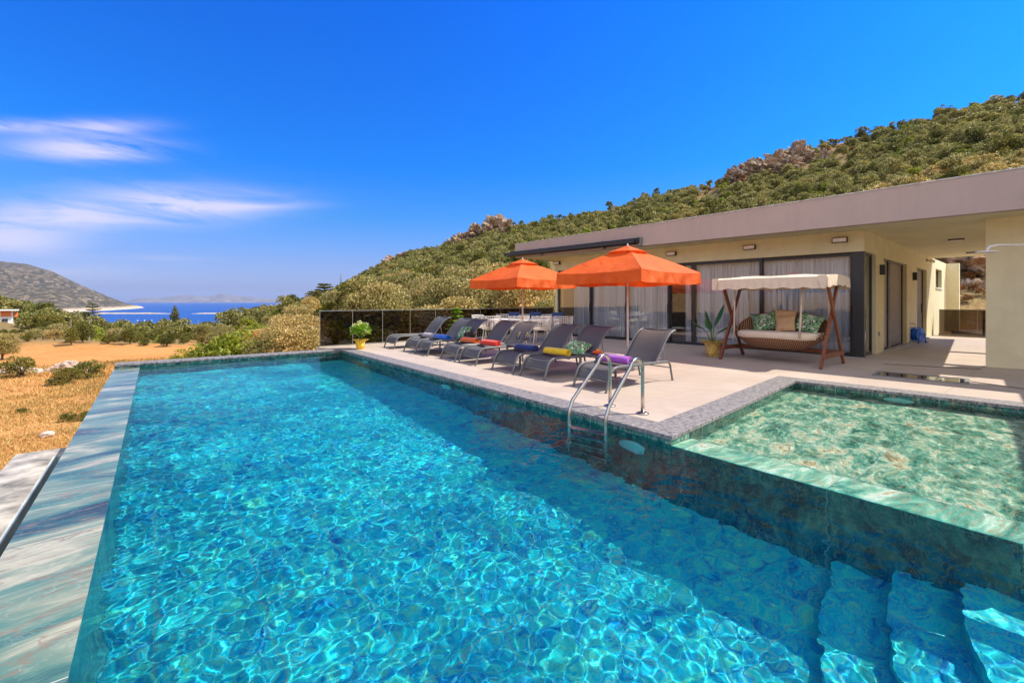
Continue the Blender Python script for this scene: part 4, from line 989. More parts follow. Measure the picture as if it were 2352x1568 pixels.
# ------------------------------------------------------------------ parasols
def fabric_orange():
    m, nt, b = nodes('orange_canvas'); v = coords(nt)
    f = noise_t(nt, v, 2.5, 4); g = noise_t(nt, v, 3.2, 5, .6, .9)
    nt.links.new(ramp(nt, f, [(.3, (.72, .105, .006)), (.7, (.84, .15, .012))]), b.inputs['Base Color']); b.inputs['Roughness'].default_value = .75
    bump(nt, b, g, .7, .05)
    tr = nt.nodes.new('ShaderNodeBsdfTranslucent'); tr.inputs[0].default_value = (.85, .08, .005, 1)
    ms = nt.nodes.new('ShaderNodeMixShader'); ms.inputs[0].default_value = .22; o = nt.nodes['Material Output']
    nt.links.new(b.outputs[0], ms.inputs[1]); nt.links.new(tr.outputs[0], ms.inputs[2]); nt.links.new(ms.outputs[0], o.inputs[0]); return m
M_or = fabric_orange(); M_pole = mat('pale_pole', (.66, .60, .57), rough=.4)
def make_parasol():
    t = thing('parasol', 'x', 'parasol', (0, 0, 0), 0, 'orange square parasols over the loungers'); S = 1.0; ZH = 1.90; ZA = 2.43
    b = MB(); b.tube([(0, 0, .06), (0, 0, 2.46)], .021, 14); b.build('pole', M_pole, t, smooth=True)
    b = MB(); b.box(-.24, .24, -.24, .24, 0, .05); b.lathe([(.035, .05), (.035, .25), (.022, .26)], 16); b.build('base', mat('parasol_base', (.30, .29, .27), rough=.7), t, bevel=.008)
    def side_pt(q, w):
        "w 0 at the open top ring, 1 at the hem; q 0..1 along one side"
        return None
    b = MB(); n = 16; m_ = 10
    for k in range(4):
        ca, cb = [(S * c, S * s) for c, s in ((1, 1), (-1, 1), (-1, -1), (1, -1))][k], [(S * c, S * s) for c, s in ((-1, 1), (-1, -1), (1, -1), (1, 1))][k]
        def f(u, v, ca=ca, cb=cb):
            w = .22 + .78 * v; x = (ca[0] + (cb[0] - ca[0]) * u) * w; y = (ca[1] + (cb[1] - ca[1]) * u) * w
            edge = 4 * u * (1 - u); z = ZA - (ZA - ZH) * w + .02 * 4 * v * (1 - v) * (1 - edge) - .030 * edge * w * w
            z -= .012 * math.sin(w * PI) * edge
            return (x * (1 - .02 * edge * w), y * (1 - .02 * edge * w), z)
        b.grid(f, n, m_)
    cn_ = b.build('canopy', M_or, t, smooth=False)
    for p in cn_.data.polygons: p.use_smooth = True
    b = MB()
    for k in range(4):
        ca, cb = [(c, s) for c, s in ((1, 1), (-1, 1), (-1, -1), (1, -1))][k], [(c, s) for c, s in ((-1, 1), (-1, -1), (1, -1), (1, 1))][k]
        def f(u, v, ca=ca, cb=cb, k=k):
            edge = 4 * u * (1 - u); x = (ca[0] + (cb[0] - ca[0]) * u); y = (ca[1] + (cb[1] - ca[1]) * u)
            wv = .022 * math.sin(u * 19 + k * 2 + 2.5 * v) * v * min(1, edge * 3) + .012 * math.sin(u * 43 + k) * v * min(1, edge * 3); sc = S * (1 - .02 * edge) + wv + .01 * v
            return (x * sc, y * sc, ZH - .030 * edge - .002 - (.205 + .012 * math.sin(u * 9 + k)) * v)
        b.grid(f, 48, 5)
    b.build('valance', M_or, cn_, smooth=True)
    b = MB()
    for k in range(4):
        ca = [(1, 1), (-1, 1), (-1, -1), (1, -1)][k]; b.tube([(ca[0] * w_, ca[1] * w_, ZA - (ZA - ZH) * w_ + .004) for w_ in (.22, .5, .75, 1.0)], .0065, 5)
    b.build('seam', M_or, cn_)
    b = MB(); s2 = .30
    for k in range(4):
        ca, cb = [(c, s) for c, s in ((1, 1), (-1, 1), (-1, -1), (1, -1))][k], [(c, s) for c, s in ((-1, 1), (-1, -1), (1, -1), (1, 1))][k]
        def f(u, v, ca=ca, cb=cb):
            edge = 4 * u * (1 - u); x = (ca[0] + (cb[0] - ca[0]) * u) * s2 * v; y = (ca[1] + (cb[1] - ca[1]) * u) * s2 * v
            return (x, y, 2.465 - .150 * v ** .95 + .020 * edge * v * v)
        b.grid(f, 8, 6)
    b.build('vent', M_or, cn_, smooth=True)
    b = MB(); b.lathe([(.014, 2.455), (.018, 2.475), (.006, 2.50)], 10); b.build('finial', M_pole, t, smooth=True)
    b = MB(); b.lathe([(.045, 2.22), (.045, 2.28)], 14); b.lathe([(.045, 1.72), (.045, 1.78)], 14); b.build('hub', M_pole, t)
    for k in range(8):
        a = k * PI / 4; L_ = S * (1.40 if k % 2 else .98); ez = ZH - .03 if k % 2 == 0 else ZH
        b = MB(); b.tube([(math.cos(a) * .04, math.sin(a) * .04, 2.25), (math.cos(a) * L_ * .985, math.sin(a) * L_ * .985, ez - .01)], .008, 6); b.build('rib', M_pole, t, smooth=True)
        b = MB(); b.tube([(math.cos(a) * .04, math.sin(a) * .04, 1.75), (math.cos(a) * L_ * .5, math.sin(a) * L_ * .5, (2.25 + ez) / 2 - .015)], .007, 6); b.build('strut', M_pole, t, smooth=True)
    return t
PP = make_parasol(); bpy.context.view_layer.update(); remember(PP)
place(PP, True, (2.32, 9.0, 0), POOLROT + .02, 'nearer orange parasol, in front of the windows')
place(PP, False, (.28, 11.9, 0), POOLROT, 'farther orange parasol, against the hillside')

# ------------------------------------------------------------------ swing seat
M_teak = wood('red_brown_timber', (.12, .035, .015), (.27, .085, .035)); M_rope = mat('cream_strap', (.66, .56, .46), rough=.8)
def wicker():
    m, nt, b = nodes('brown_wicker'); v = coords(nt)
    w1 = nt.nodes.new('ShaderNodeTexWave'); w1.inputs['Scale'].default_value = 9; w1.inputs['Distortion'].default_value = 1.2; w1.inputs['Detail'].default_value = 2; nt.links.new(v, w1.inputs['Vector'])
    w2 = nt.nodes.new('ShaderNodeTexWave'); w2.bands_direction = 'Z'; w2.inputs['Scale'].default_value = 14; w2.inputs['Distortion'].default_value = 1.5; nt.links.new(v, w2.inputs['Vector'])
    c = ramp(nt, w1.outputs['Fac'], [(.2, (.10, .035, .015)), (.6, (.36, .17, .08)), (.9, (.55, .33, .18))])
    c = mix(nt, ramp(nt, w2.outputs['Fac'], [(.1, (.75, .75, .75)), (.4, (0, 0, 0))]), c, (.05, .018, .01))
    nt.links.new(c, b.inputs['Base Color']); b.inputs['Roughness'].default_value = .6; bump(nt, b, w1.outputs['Fac'], .6, .01); return m
M_wick = wicker()
SW = Vector((5.99, 10.08, 0)); SL = math.atan2(-.771, .637)
t = thing('swing_seat', 'wooden swing seat with cream canopy and hanging wicker basket', 'swing seat', tuple(SW), SL)
# local x along the seat, local y away from the pool
def beam(mb, p, q, w, h):
    p, q = Vector(p), Vector(q); z = (q - p).normalized(); x = Vector((1, 0, 0)); x = (x - z * x.dot(z)).normalized(); y = z.cross(x)
    M_ = Matrix((x, y, z)).transposed().to_4x4(); M_.translation = p; mb.box(-w / 2, w / 2, -h / 2, h / 2, 0, (q - p).length, M_)
for sx in (-1, 1):
    for (y0, y1, dx) in ((-.66, .42, 0), (.66, -.42, .05)):
        b = MB(); beam(b, (sx * 1.0 + sx * dx, y0, 0), (sx * 1.0 + sx * dx, y1, 1.72), .045, .085); b.build('leg', M_teak, t, bevel=.004)
    b = MB(); b.box(sx * 1.05 - .03, sx * 1.05 + .03, -.60, .60, .20, .29); b.build('foot_rail', M_teak, t, bevel=.004)
b = MB(); b.box(-1.02, 1.02, .44, .52, .20, .29); b.build('stretcher', M_teak, t, bevel=.004)
b = MB(); b.box(-1.12, 1.12, -.03, .03, 1.70, 1.76); b.build('top_beam', M_teak, t, bevel=.004)
cx, cy = 1.14, .76
def can(u, v):
    x = 2 * u - 1; y = 2 * v - 1
    return (x * cx, y * cy, 1.83 + .075 * (1 - y * y) ** .8 + .012 * (1 - abs(x)) - .02 * math.cos(x * 7) * (1 - y * y) * .6)
b = MB(); b.grid(can, 30, 18); cno = b.build('canopy', M_cream, t, smooth=True)
b = MB(); per = []
for i in range(60): per.append((-cx + 2 * cx * i / 60, -cy))
for i in range(40): per.append((cx, -cy + 2 * cy * i / 40))
for i in range(60): per.append((cx - 2 * cx * i / 60, cy))
for i in range(40): per.append((-cx, cy - 2 * cy * i / 40))
npn = len(per); vs = []
for j in range(6):
    v = j / 5
    for i, (x, y) in enumerate(per):
        d = math.hypot(x, y) or 1; o_ = .012 * math.sin(i * 1.5) * v + .018 * v
        zt = can((x / cx + 1) / 2, (y / cy + 1) / 2)[2] - .001
        vs.append((x + x / d * o_, y + y / d * o_, zt - (.20 + (.035 * abs(math.sin(i * .32))) * v) * v))
b.add(vs, [(j * npn + i, j * npn + (i + 1) % npn, (j + 1) * npn + (i + 1) % npn, (j + 1) * npn + i) for j in range(5) for i in range(npn)])
b.build('valance', M_cream, cno, smooth=True)
for sx in (-1, 1):
    b = MB(); b.add([(sx * cx, -cy - .02, 1.86), (sx * (cx - .16), -cy - .03, 1.86), (sx * (cx - .10), -cy - .045, 1.60), (sx * (cx - .02), -cy - .04, 1.59)], [(0, 1, 2, 3)])
    b.build('corner_gather', M_cream, cno, solid=.006)
# basket
def basket(u, v):
    a = 2 * PI * u; s = v; rx = .86 * (1 - .42 * (1 - s) ** 1.5); ry = .43 * (1 - .40 * (1 - s) ** 1.5)
    c_, s_ = math.cos(a), math.sin(a); e = .75
    x = rx * abs(c_) ** e * (1 if c_ > 0 else -1); y = ry * abs(s_) ** e * (1 if s_ > 0 else -1)
    return (x, y, .30 + .25 * s ** 1.1 + .035 * s * c_ * c_)
bk = MB(); bk.grid(basket, 64, 10); bk.add([basket(k / 64, 0) for k in range(64)], [tuple(range(63, -1, -1))]); bsk = bk.build('basket', M_wick, t, smooth=True, solid=.02)
def brest(u, v):
    a = -.35 + (PI + .7) * u; c_, s_ = math.cos(a), math.sin(a)
    x = .90 * abs(c_) ** .75 * (1 if c_ > 0 else -1); y = .46 * abs(s_) ** .75 * (1 if s_ > 0 else -1)
    top = .52 * max(.12, math.sin(PI * min(1, max(0, (u * 1.16 - .08))))) ** .7
    return (x * (1 + .05 * v), y * (1 + .18 * v), .55 + top * v)
MB().grid(brest, 60, 8).build('basket_back', M_wick, bsk, smooth=True, solid=.025)
b = MB(); b.tube([brest(k / 60, 1) for k in range(61)], .024, 8); b.build('basket_rim', M_wick, bsk, smooth=True)
def cush(u, v):
    return None
b = MB()
for (z0_, z1_) in ((.52, .66),):
    ring = []
    for k in range(56):
        a = 2 * PI * k / 56; c_, s_ = math.cos(a), math.sin(a); ring.append((.83 * abs(c_) ** .6 * (1 if c_ > 0 else -1), -.015 + .43 * abs(s_) ** .6 * (1 if s_ > 0 else -1)))
    prof_ = [(.93, .515), (.99, .54), (1.0, .58), (1.0, .62), (.985, .65), (.93, .668), (.5, .672), (.0, .672)]
    vs = [(x * r, y * r, z) for r, z in prof_ for x, y in ring]; n = 56
    b.add(vs, [(i * n + k, i * n + (k + 1) % n, (i + 1) * n + (k + 1) % n, (i + 1) * n + k) for i in range(len(prof_) - 1) for k in range(n)])
b.build('seat_cushion', M_cream, t, smooth=True)
for (sx, sy) in ((-1, -1), (1, -1), (-1, 1), (1, 1)):
    b = MB(); b.tube([(sx * .80, sy * .40, .56 if sy < 0 else .80), (sx * (.80 if sx < 0 else .62), sy * .36 if sy < 0 else .36, 1.86)] if sx < 0 else [(.56 if sy < 0 else .84, sy * .45, .56 if sy < 0 else .85), (.60 if sy < 0 else .84, sy * .36, 1.86)], .020, 10); b.build('hanging_strap', M_rope, t, smooth=True)
def sloc(x, y, z): c, s = math.cos(SL), math.sin(SL); return (SW.x + x * c - y * s, SW.y + x * s + y * c, z)
pillow(sloc(-.38, .23, .86), (math.radians(66), math.radians(-14), SL + .18), .54, .44, .17, M_leafp, 'green leaf print pillow at the left end of the swing seat', None, 11, 'green print pillows on the swing')
pillow(sloc(.52, .20, .86), (math.radians(66), math.radians(14), SL - .25), .54, .44, .17, M_leafp, 'green leaf print pillow at the right end of the swing seat', None, 12, 'green print pillows on the swing')
pillow(sloc(.02, .30, .93), (math.radians(74), math.radians(3), SL), .46, .46, .13, M_tan, 'larger tan pillow at the back of the swing seat', None, 13)
pillow(sloc(.10, .12, .84), (math.radians(62), math.radians(-6), SL + .05), .40, .38, .13, M_tan, 'smaller tan pillow in front of the larger one on the swing', None, 14)

# ------------------------------------------------------------------ dining table and chairs
M_wl = mat('white_lattice', (.80, .77, .72), rough=.5); M_navy = mat('navy_cushion', (.03, .05, .14), rough=.9)
def make_chair():
    t = thing('dining_chair', 'x', 'dining chair', (0, 0, 0), 0, 'white lattice chairs round the dining table')
    # sits facing +y; round-backed shell of flat bars
    def sh(a, z):
        k = (z - .44) / .36; r = .25 + .045 * k; return (math.cos(a) * r * 1.0, math.sin(a) * r - .0, z)
    b = MB()
    A0, A1 = PI * 1.02, PI * 1.98
    for z in (.44, .50, .56, .62, .68, .74): b.tube([sh(A0 + (A1 - A0) * k / 16, z) for k in range(17)], .0085, 5)
    for k in range(0, 17): b.tube([sh(A0 + (A1 - A0) * k / 16, z) for z in (.44, .62, .80)], .0085, 5)
    b.build('backrest', M_wl, t)
    b = MB(); b.tube([(math.cos(A0) * .30, .18, .66)] + [sh(A0 + (A1 - A0) * k / 16, .80) for k in range(17)] + [(math.cos(A1) * .30, .18, .66)], .015, 8, flat=.7); b.build('top_rail', M_wl, t, smooth=True)
    b = MB(); b.lathe([(.24, .41), (.25, .42), (.25, .44), (.24, .445)], 24); b.build('seat', M_wl, t)
    b = MB(); b.lathe([(.215, .447), (.225, .465), (.21, .485), (0, .49)], 22); b.build('cushion', M_cream, t, smooth=True)
    for (sx, sy) in ((-1, -1), (1, -1), (-1, 1), (1, 1)):
        b = MB(); b.tube([(sx * .17, sy * .17, .41), (sx * .22, sy * .22, 0)], .013, 8); b.build('leg', M_wl, t, smooth=True)
    return t
CP = make_chair(); bpy.context.view_layer.update(); remember(CP)
TC = Vector((.42, 14.95, 0)); ta = LB + PI / 2 + .25; ta = math.atan2(-.12, 1.0)
t = thing('dining_table', 'white outdoor dining table laid with fruit by the balustrade', 'dining table', tuple(TC), ta)
b = MB(); b.box(-1.15, 1.15, -.48, .48, .715, .75); b.build('top', M_white, t, bevel=.006)
b = MB(); b.box(-1.0, 1.0, -.40, .40, .66, .7149); b.build('apron', M_white, t)
for sx in (-1, 1):
    for sy in (-1, 1):
        b = MB(); b.box(sx * 1.02 - .035, sx * 1.02 + .035, sy * .40 - .035, sy * .40 + .035, 0, .6599); b.build('leg', M_white, t, bevel=.004)
def tl(x, y, z=0): c, s = math.cos(ta), math.sin(ta); return (TC.x + x * c - y * s, TC.y + x * s + y * c, z)
chs = [(-1.02, -.78, 0, 'white lattice dining chair at the left end, behind the navy towel lounger'), (-.1, -.82, .1, 'white lattice dining chair in the middle of the near side of the table'), (.62, -.80, -.1, 'white lattice dining chair on the near side, right of the middle one'), (1.28, -.62, .45, 'white lattice dining chair nearest the corner of the windows'),
       (-.75, .80, PI, 'dining chair across the table at its left, seen over the top'), (.05, .82, PI, 'dining chair across the table behind the fruit bowl'), (.85, .80, PI, 'dining chair across the table nearest the house'), (-1.48, .05, -PI / 2, 'dining chair at the far left head of the table')]
for i, (x, y, r_, lab) in enumerate(chs):
    place(CP, i == 0, tl(x, y), ta + r_, lab, scale=(1.08, 1.08, 1.08))
for (x, y, lab, g) in ((-.45, .82, 'navy cushion propped on a far side dining chair', 1), (.3, .84, 'navy cushion on the far chair right of the fruit bowl', 1), (1.1, .5, 'navy cushion lying at the window end of the table', 1)):
    pillow(tl(x, y, .80 if x < 1 else .80), (math.radians(70), 0, ta), .42, .36, .12, M_navy, lab, None, 20, 'navy cushions at the dining table')
fruit(Vector(tl(-.05, 0)), .75, 'bowl of lemons and oranges on the dining table', [M_lem, M_apr, M_straw], 14, .045, 8, 'fruit_bowl', (.02, .02, .02))
fruit(Vector(tl(.80, .05)), .75, 'small dish of orange fruit on the table near the windows', [M_apr, M_cher], 8, .032, 9, 'fruit_bowl', (.5, .3, .25))

# ------------------------------------------------------------------ potted plants
def foil_mat(name, c1, c2, metal=.35):
    m, nt, b = nodes(name); v = coords(nt); f = noise_t(nt, v, 26, 4, .7)
    nt.links.new(ramp(nt, f, [(.35, c1), (.6, c2)]), b.inputs['Base Color']); b.inputs['Roughness'].default_value = .28; b.inputs['Metallic'].default_value = metal
    vo = nt.nodes.new('ShaderNodeTexVoronoi'); vo.inputs['Scale'].default_value = 28; nt.links.new(v, vo.inputs['Vector']); bump(nt, b, vo.outputs['Distance'], 1.0, .03); return m
M_foilg = foil_mat('gold_foil', (.42, .26, .03), (.90, .68, .22)); M_foily = foil_mat('yellow_wrap', (.80, .42, .01), (.92, .66, .05), 0)
M_lgreen = leaf_mat('bright_leaf', [(.16, .36, .015), (.34, .60, .04), (.55, .75, .12)], .3); M_dgreen = leaf_mat('dark_glossy_leaf', [(.012, .06, .012), (.03, .11, .02)], .15, .3); M_flower = leaf_mat('cream_blossom', [(.75, .78, .45), (.85, .85, .70)], .3); M_stemg = mat('green_stem', (.10, .16, .03), rough=.6)
def wrap(t, m, r=.13, h=.26, frill=True):
    b = MB(); b.lathe([(r * .75, 0), (r * .95, h * .3), (r, h * .75), (r * 1.15, h), (r * 1.65, h * 1.12), (r * 1.1, h * .92), (r * .8, h * .85)], 30, wob=lambda a, z: 1 + .09 * math.sin(a * 7 + z * 20) + (.12 * math.sin(a * 5) if z > h * .8 else 0)); b.build('pot_wrap', m, t, smooth=False)
def quads_leaf(b, c, d, l, w, up=None):
    d = Vector(d).normalized(); s = d.cross(up or Vector((0, 0, 1)))
    if s.length < .1: s = Vector((1, 0, 0))
    s.normalize(); c = Vector(c); n = s.cross(d) * .15
    b.add([c, c + d * l * .5 + s * w * .5 + n * l, c + d * l, c + d * l * .5 - s * w * .5 + n * l], [(0, 1, 2, 3)])
hp = P(828, 801)
t = thing('hydrangea', 'white hydrangea in a yellow wrapped pot by the pool corner', 'potted plant', tuple(hp)); wrap(t, M_foily, .12, .24)
b = MB(); bf_ = MB(); rr = random.Random(4)
for k in range(520):
    th = rr.uniform(0, 2 * PI); ph = math.acos(rr.uniform(-.25, 1)); q = rr.uniform(.6, 1)
    c_ = Vector((math.sin(ph) * math.cos(th) * .25 * q, math.sin(ph) * math.sin(th) * .25 * q, .46 + math.cos(ph) * .24 * q)); d = (c_ - Vector((0, 0, .40))).normalized() + Vector((rr.uniform(-.6, .6), rr.uniform(-.6, .6), rr.uniform(-.5, .4)))
    quads_leaf(b, c_, d, rr.uniform(.06, .11), .06)
b.build('leaves', M_lgreen, t)
for (x, y, z) in ((-.13, -.1, .66), (.02, -.12, .70), (.15, -.05, .62), (-.05, .08, .74), (.12, .12, .68), (.2, -.14, .5), (-.22, -.05, .52)):
    bf_ = MB()
    for k in range(60):
        th = rr.uniform(0, 2 * PI); ph = math.acos(rr.uniform(-1, 1)); c_ = Vector((x, y, z)) + Vector((math.sin(ph) * math.cos(th), math.sin(ph) * math.sin(th), math.cos(ph) * .8)) * .062; quads_leaf(bf_, c_, Vector((rr.uniform(-1, 1), rr.uniform(-1, 1), rr.uniform(-1, 1))), .03, .03)
    bf_.build('blossom', M_flower, t)
b = MB()
for k in range(7): a = k * .9; b.tube([(0, 0, .15), (math.cos(a) * .06, math.sin(a) * .06, .35), (math.cos(a) * .15, math.sin(a) * .15, .55)], .006, 5)
b.build('stem', M_stemg, t)
def big_leaf(b, p0, d, l, w, droop=.25, seg=8):
    d = Vector(d).normalized(); s = Vector((-d.y, d.x, 0)); s.normalize(); p = Vector(p0); vs = []; fs_ = []
    for i in range(seg + 1):
        t_ = i / seg; ww = w * math.sin(PI * min(1, .04 + t_ * .96)) ** .75 * .5; dd = (d - Vector((0, 0, droop * t_ * 1.6))).normalized(); n = s.cross(dd)
        vs += [p - s * ww + n * ww * .3, p.copy(), p + s * ww + n * ww * .3]; p = p + dd * l / seg
    o = len(b.v); b.add(vs, [(i * 3 + k, i * 3 + k + 1, i * 3 + k + 4, i * 3 + k + 3) for i in range(seg) for k in (0, 1)])
M_bop = mat('banana_leaf', (.03, .11, .02), rough=.5, var=.3, scale=4, col2=(.06, .18, .035), spec=.3)
hp = P(1637, 818); t = thing('strelitzia', 'broad leaved plant in a gold foil pot beside the swing seat', 'potted plant', tuple(hp)); wrap(t, M_foilg, .165, .34)
lv = [((-.13, 0, .62), (-.75, .1, .62), .42, .17), ((-.02, .02, .70), (-.28, .0, 1), .40, .15), ((.02, 0, .72), (.42, .05, 1), .56, .15), ((.10, .05, .55), (.8, .1, .55), .40, .11), ((.1, -.05, .40), (.85, -.1, .25), .26, .09), ((-.1, 0, .44), (-.9, -.1, .15), .26, .12), ((0, .1, .62), (.1, .7, .8), .40, .14)]
for (b0, d, l, w) in lv:
    lb_ = MB(); big_leaf(lb_, (b0[0] * 1.2, b0[1] * 1.2, b0[2]), d, l * 1.12, w * 1.25, .18); lf = lb_.build('leaf', M_bop, t, smooth=True)
    sb = MB(); sb.tube([(b0[0] * .15, b0[1] * .15, .20), (b0[0] * .6, b0[1] * .6, (b0[2] + .25) / 2), (b0[0] * 1.2, b0[1] * 1.2, b0[2])], [.014, .011, .007], 6); sb.build('stalk', M_stemg, lf, smooth=True)
hp = Vector((-1.72, 13.9, 0)); t = thing('young_conifer', 'bright green layered potted conifer behind the grey towel lounger', 'potted plant', tuple(hp)); wrap(t, M_foilg, .13, .25)
b = MB(); b.tube([(0, 0, .2), (0, 0, 1.05)], [.014, .006], 6); b.build('stem', M_stemg, t)
for j, z in enumerate((.42, .55, .68, .82, .96, 1.05)):
    b = MB(); L_ = .40 - .055 * j
    for k in range(7):
        a = k * 2 * PI / 7 + j * .5; d = Vector((math.cos(a), math.sin(a), .12))
        for i in range(16):
            p = Vector((0, 0, z)) + d * L_ * i / 16 + Vector((0, 0, .05 * math.sin(PI * i / 16)))
            for sd in (-1, 1): quads_leaf(b, p, d + Vector((-d.y, d.x, 0)) * sd * 1.2 + Vector((0, 0, rr.uniform(-.1, .25))), .085 * (1 - i / 22) * 1.3, .055)
    b.build('branch_whorl', M_lgreen, t)
hp = Vector((-.62, 13.2, 0)); t = thing('lavender_pot', 'purple flowering potted plant between the loungers and dining chairs', 'potted plant', tuple(hp)); wrap(t, M_foilg, .1, .22)
M_purple = leaf_mat('purple_petal', [(.22, .08, .42), (.40, .22, .60)], .3)
b = MB(); bf_ = MB()
for k in range(16):
    a = k * 2.4; q = .05 + .010 * k; top = (math.cos(a) * q * 1.5, math.sin(a) * q * 1.5, .55 + .3 * rr.random()); b.tube([(math.cos(a) * .03, math.sin(a) * .03, .2), top], .004, 4)
    for i in range(10): quads_leaf(bf_, (top[0], top[1], top[2] - .1 + i * .014), (rr.uniform(-1, 1), rr.uniform(-1, 1), .4), .035, .02)
b.build('stem', M_stemg, t); bf_.build('blossom', M_purple, t)

# ------------------------------------------------------------------ vegetation
OLV = [(.12, .115, .04), (.28, .255, .085), (.44, .39, .155), (.74, .63, .32), (.32, .31, .09)]
DKG = [(.05, .06, .012), (.13, .14, .022), (.23, .23, .035), (.37, .34, .06)]
BRG = [(.10, .14, .012), (.23, .29, .02), (.38, .43, .04), (.52, .52, .07)]
RUST = [(.22, .07, .02), (.38, .13, .03), (.30, .16, .05), (.12, .12, .03)]
M_olive = leaf_mat('olive_foliage', OLV, .32); M_dark = leaf_mat('dark_foliage', DKG, .32); M_bright = leaf_mat('fresh_foliage', BRG, .3); M_rust = leaf_mat('rust_foliage', RUST, .25)
M_bark = mat('grey_bark', (.13, .10, .075), rough=.95, var=.35, scale=9, bmp=.6, bscale=25)
def leaf_cloud(rng, clumps, per, size, asp=.55, inner=.25):
    "leaf quads over the shells of several clumps; numpy arrays"
    Vs = []
    for (c, r) in clumps:
        n = max(4, int(per * (r[0] * r[1] + r[0] * r[2]) / 2))
        d = rng.normal(size=(n, 3)); d /= np.linalg.norm(d, axis=1)[:, None]; d[:, 2] = np.where(d[:, 2] < -.45, -d[:, 2], d[:, 2])
        q = np.where(rng.random(n) < inner, rng.uniform(.45, .85, n), rng.uniform(.82, 1.10, n))[:, None]
        p = np.array(c) + d * np.array(r) * q
        t = rng.normal(size=(n, 3)) + d * .7; t /= np.linalg.norm(t, axis=1)[:, None]
        s = np.cross(t, rng.normal(size=(n, 3))); s /= np.linalg.norm(s, axis=1)[:, None]
        L_ = (size * rng.uniform(.6, 1.4, n))[:, None]
        Vs.append(np.stack([p - t * L_ * .5, p + s * L_ * asp * .5, p + t * L_ * .5, p - s * L_ * asp * .5], 1))
    V = np.concatenate(Vs).reshape(-1, 3); Q = np.arange(len(V)).reshape(-1, 4); return V, Q
def crown_clumps(rng, w, h, z0, n, flat=.8):
    out = []
    for k in range(n):
        a = rng.uniform(0, 2 * PI); q = math.sqrt(rng.uniform(0, 1)) * .72; zz = rng.uniform(0, 1)
        rr = w * .5 * q * math.sqrt(max(.15, 1 - (zz * 1.1 - .35) ** 2)); s = w * rng.uniform(.13, .24)
        out.append(((math.cos(a) * rr, math.sin(a) * rr, z0 + h * (.12 + .76 * zz)), (s, s, s * flat)))
    return out
def limb_mesh(rng, w, z0, h, r0=.13):
    b = MB(); lean = rng.uniform(-.2, .2)
    b.tube([(0, 0, -.4), (lean * .3, 0, z0 * .5), (lean, .05, z0 + .1)], [r0 * 1.3, r0, r0 * .8], 7)
    for k in range(5):
        a = k * 1.26 + rng.uniform(-.3, .3); q = w * rng.uniform(.2, .34)
        b.tube([(lean, .05, z0), (lean + math.cos(a) * q * .5, math.sin(a) * q * .5, z0 + h * .28), (lean + math.cos(a) * q, math.sin(a) * q, z0 + h * .62)], [r0 * .6, r0 * .4, r0 * .15], 5)
    return b
PROTO = {}
def proto(kind, seed):
    key = (kind, seed)
    rng = np.random.default_rng(100 + seed)
    spec = {'olive': (3.6, 2.5, .75, 34, 1150, .115, M_olive), 'olive_mid': (3.6, 2.3, .6, 24, 420, .20, M_olive), 'dark': (3.4, 2.9, .5, 26, 440, .20, M_dark), 'bright': (2.8, 2.1, .15, 22, 650, .15, M_bright),
            'shrub': (1.5, 1.0, .0, 16, 2600, .075, M_dark), 'rust': (2.0, 1.1, .0, 12, 340, .2, M_rust)}[kind]
    w, h, z0, n, per, sz, m = spec
    V, Q = leaf_cloud(rng, crown_clumps(rng, w, h, z0, n), per, sz)
    nm = {'olive': 'olive_tree', 'olive_mid': 'olive_tree', 'dark': 'carob_tree', 'bright': 'mastic_bush', 'shrub': 'field_shrub', 'rust': 'rust_shrub'}[kind]
    return nm, V, Q, m, limb_mesh(rng, w, max(.12, z0), h, .13 if z0 > .2 else .06)
MESH = {}
def plant(kind, seed, loc, rz, sc, label, group, cat, parts=True):
    key = (kind, seed)
    if key not in MESH:
        nm, V, Q, m, lm = proto(kind, seed)
        co_ = fast_mesh('crown', V, Q, m); lo_ = lm.build('trunk', M_bark, smooth=True)
        MESH[key] = (nm, co_, lo_, [False, False])
    nm, co_, lo_, used = MESH[key]
    if parts:
        t = thing(nm, label, cat, loc, rz, group); t.scale = sc
        for i, o in ((0, co_), (1, lo_)):
            if used[i]: c = o.copy(); COL.objects.link(c)
            else: c = o; used[i] = True
            c.parent = t
        return t
    o = bpy.data.objects.new(nm, co_.data); COL.objects.link(o); o.location = loc; o.rotation_euler = (0, 0, rz); o.scale = sc
    return tag(o, label, cat, group)
def roof_y(px):
    return tab([(1180, 562), (1190, 556), (2352, 386)], px) if px > 1180 else 2000
def PX(x, y): return CX + F * x / y
def PY(z, y): return HY - (z - HC) * F / y
rr = random.Random(21); cand = []
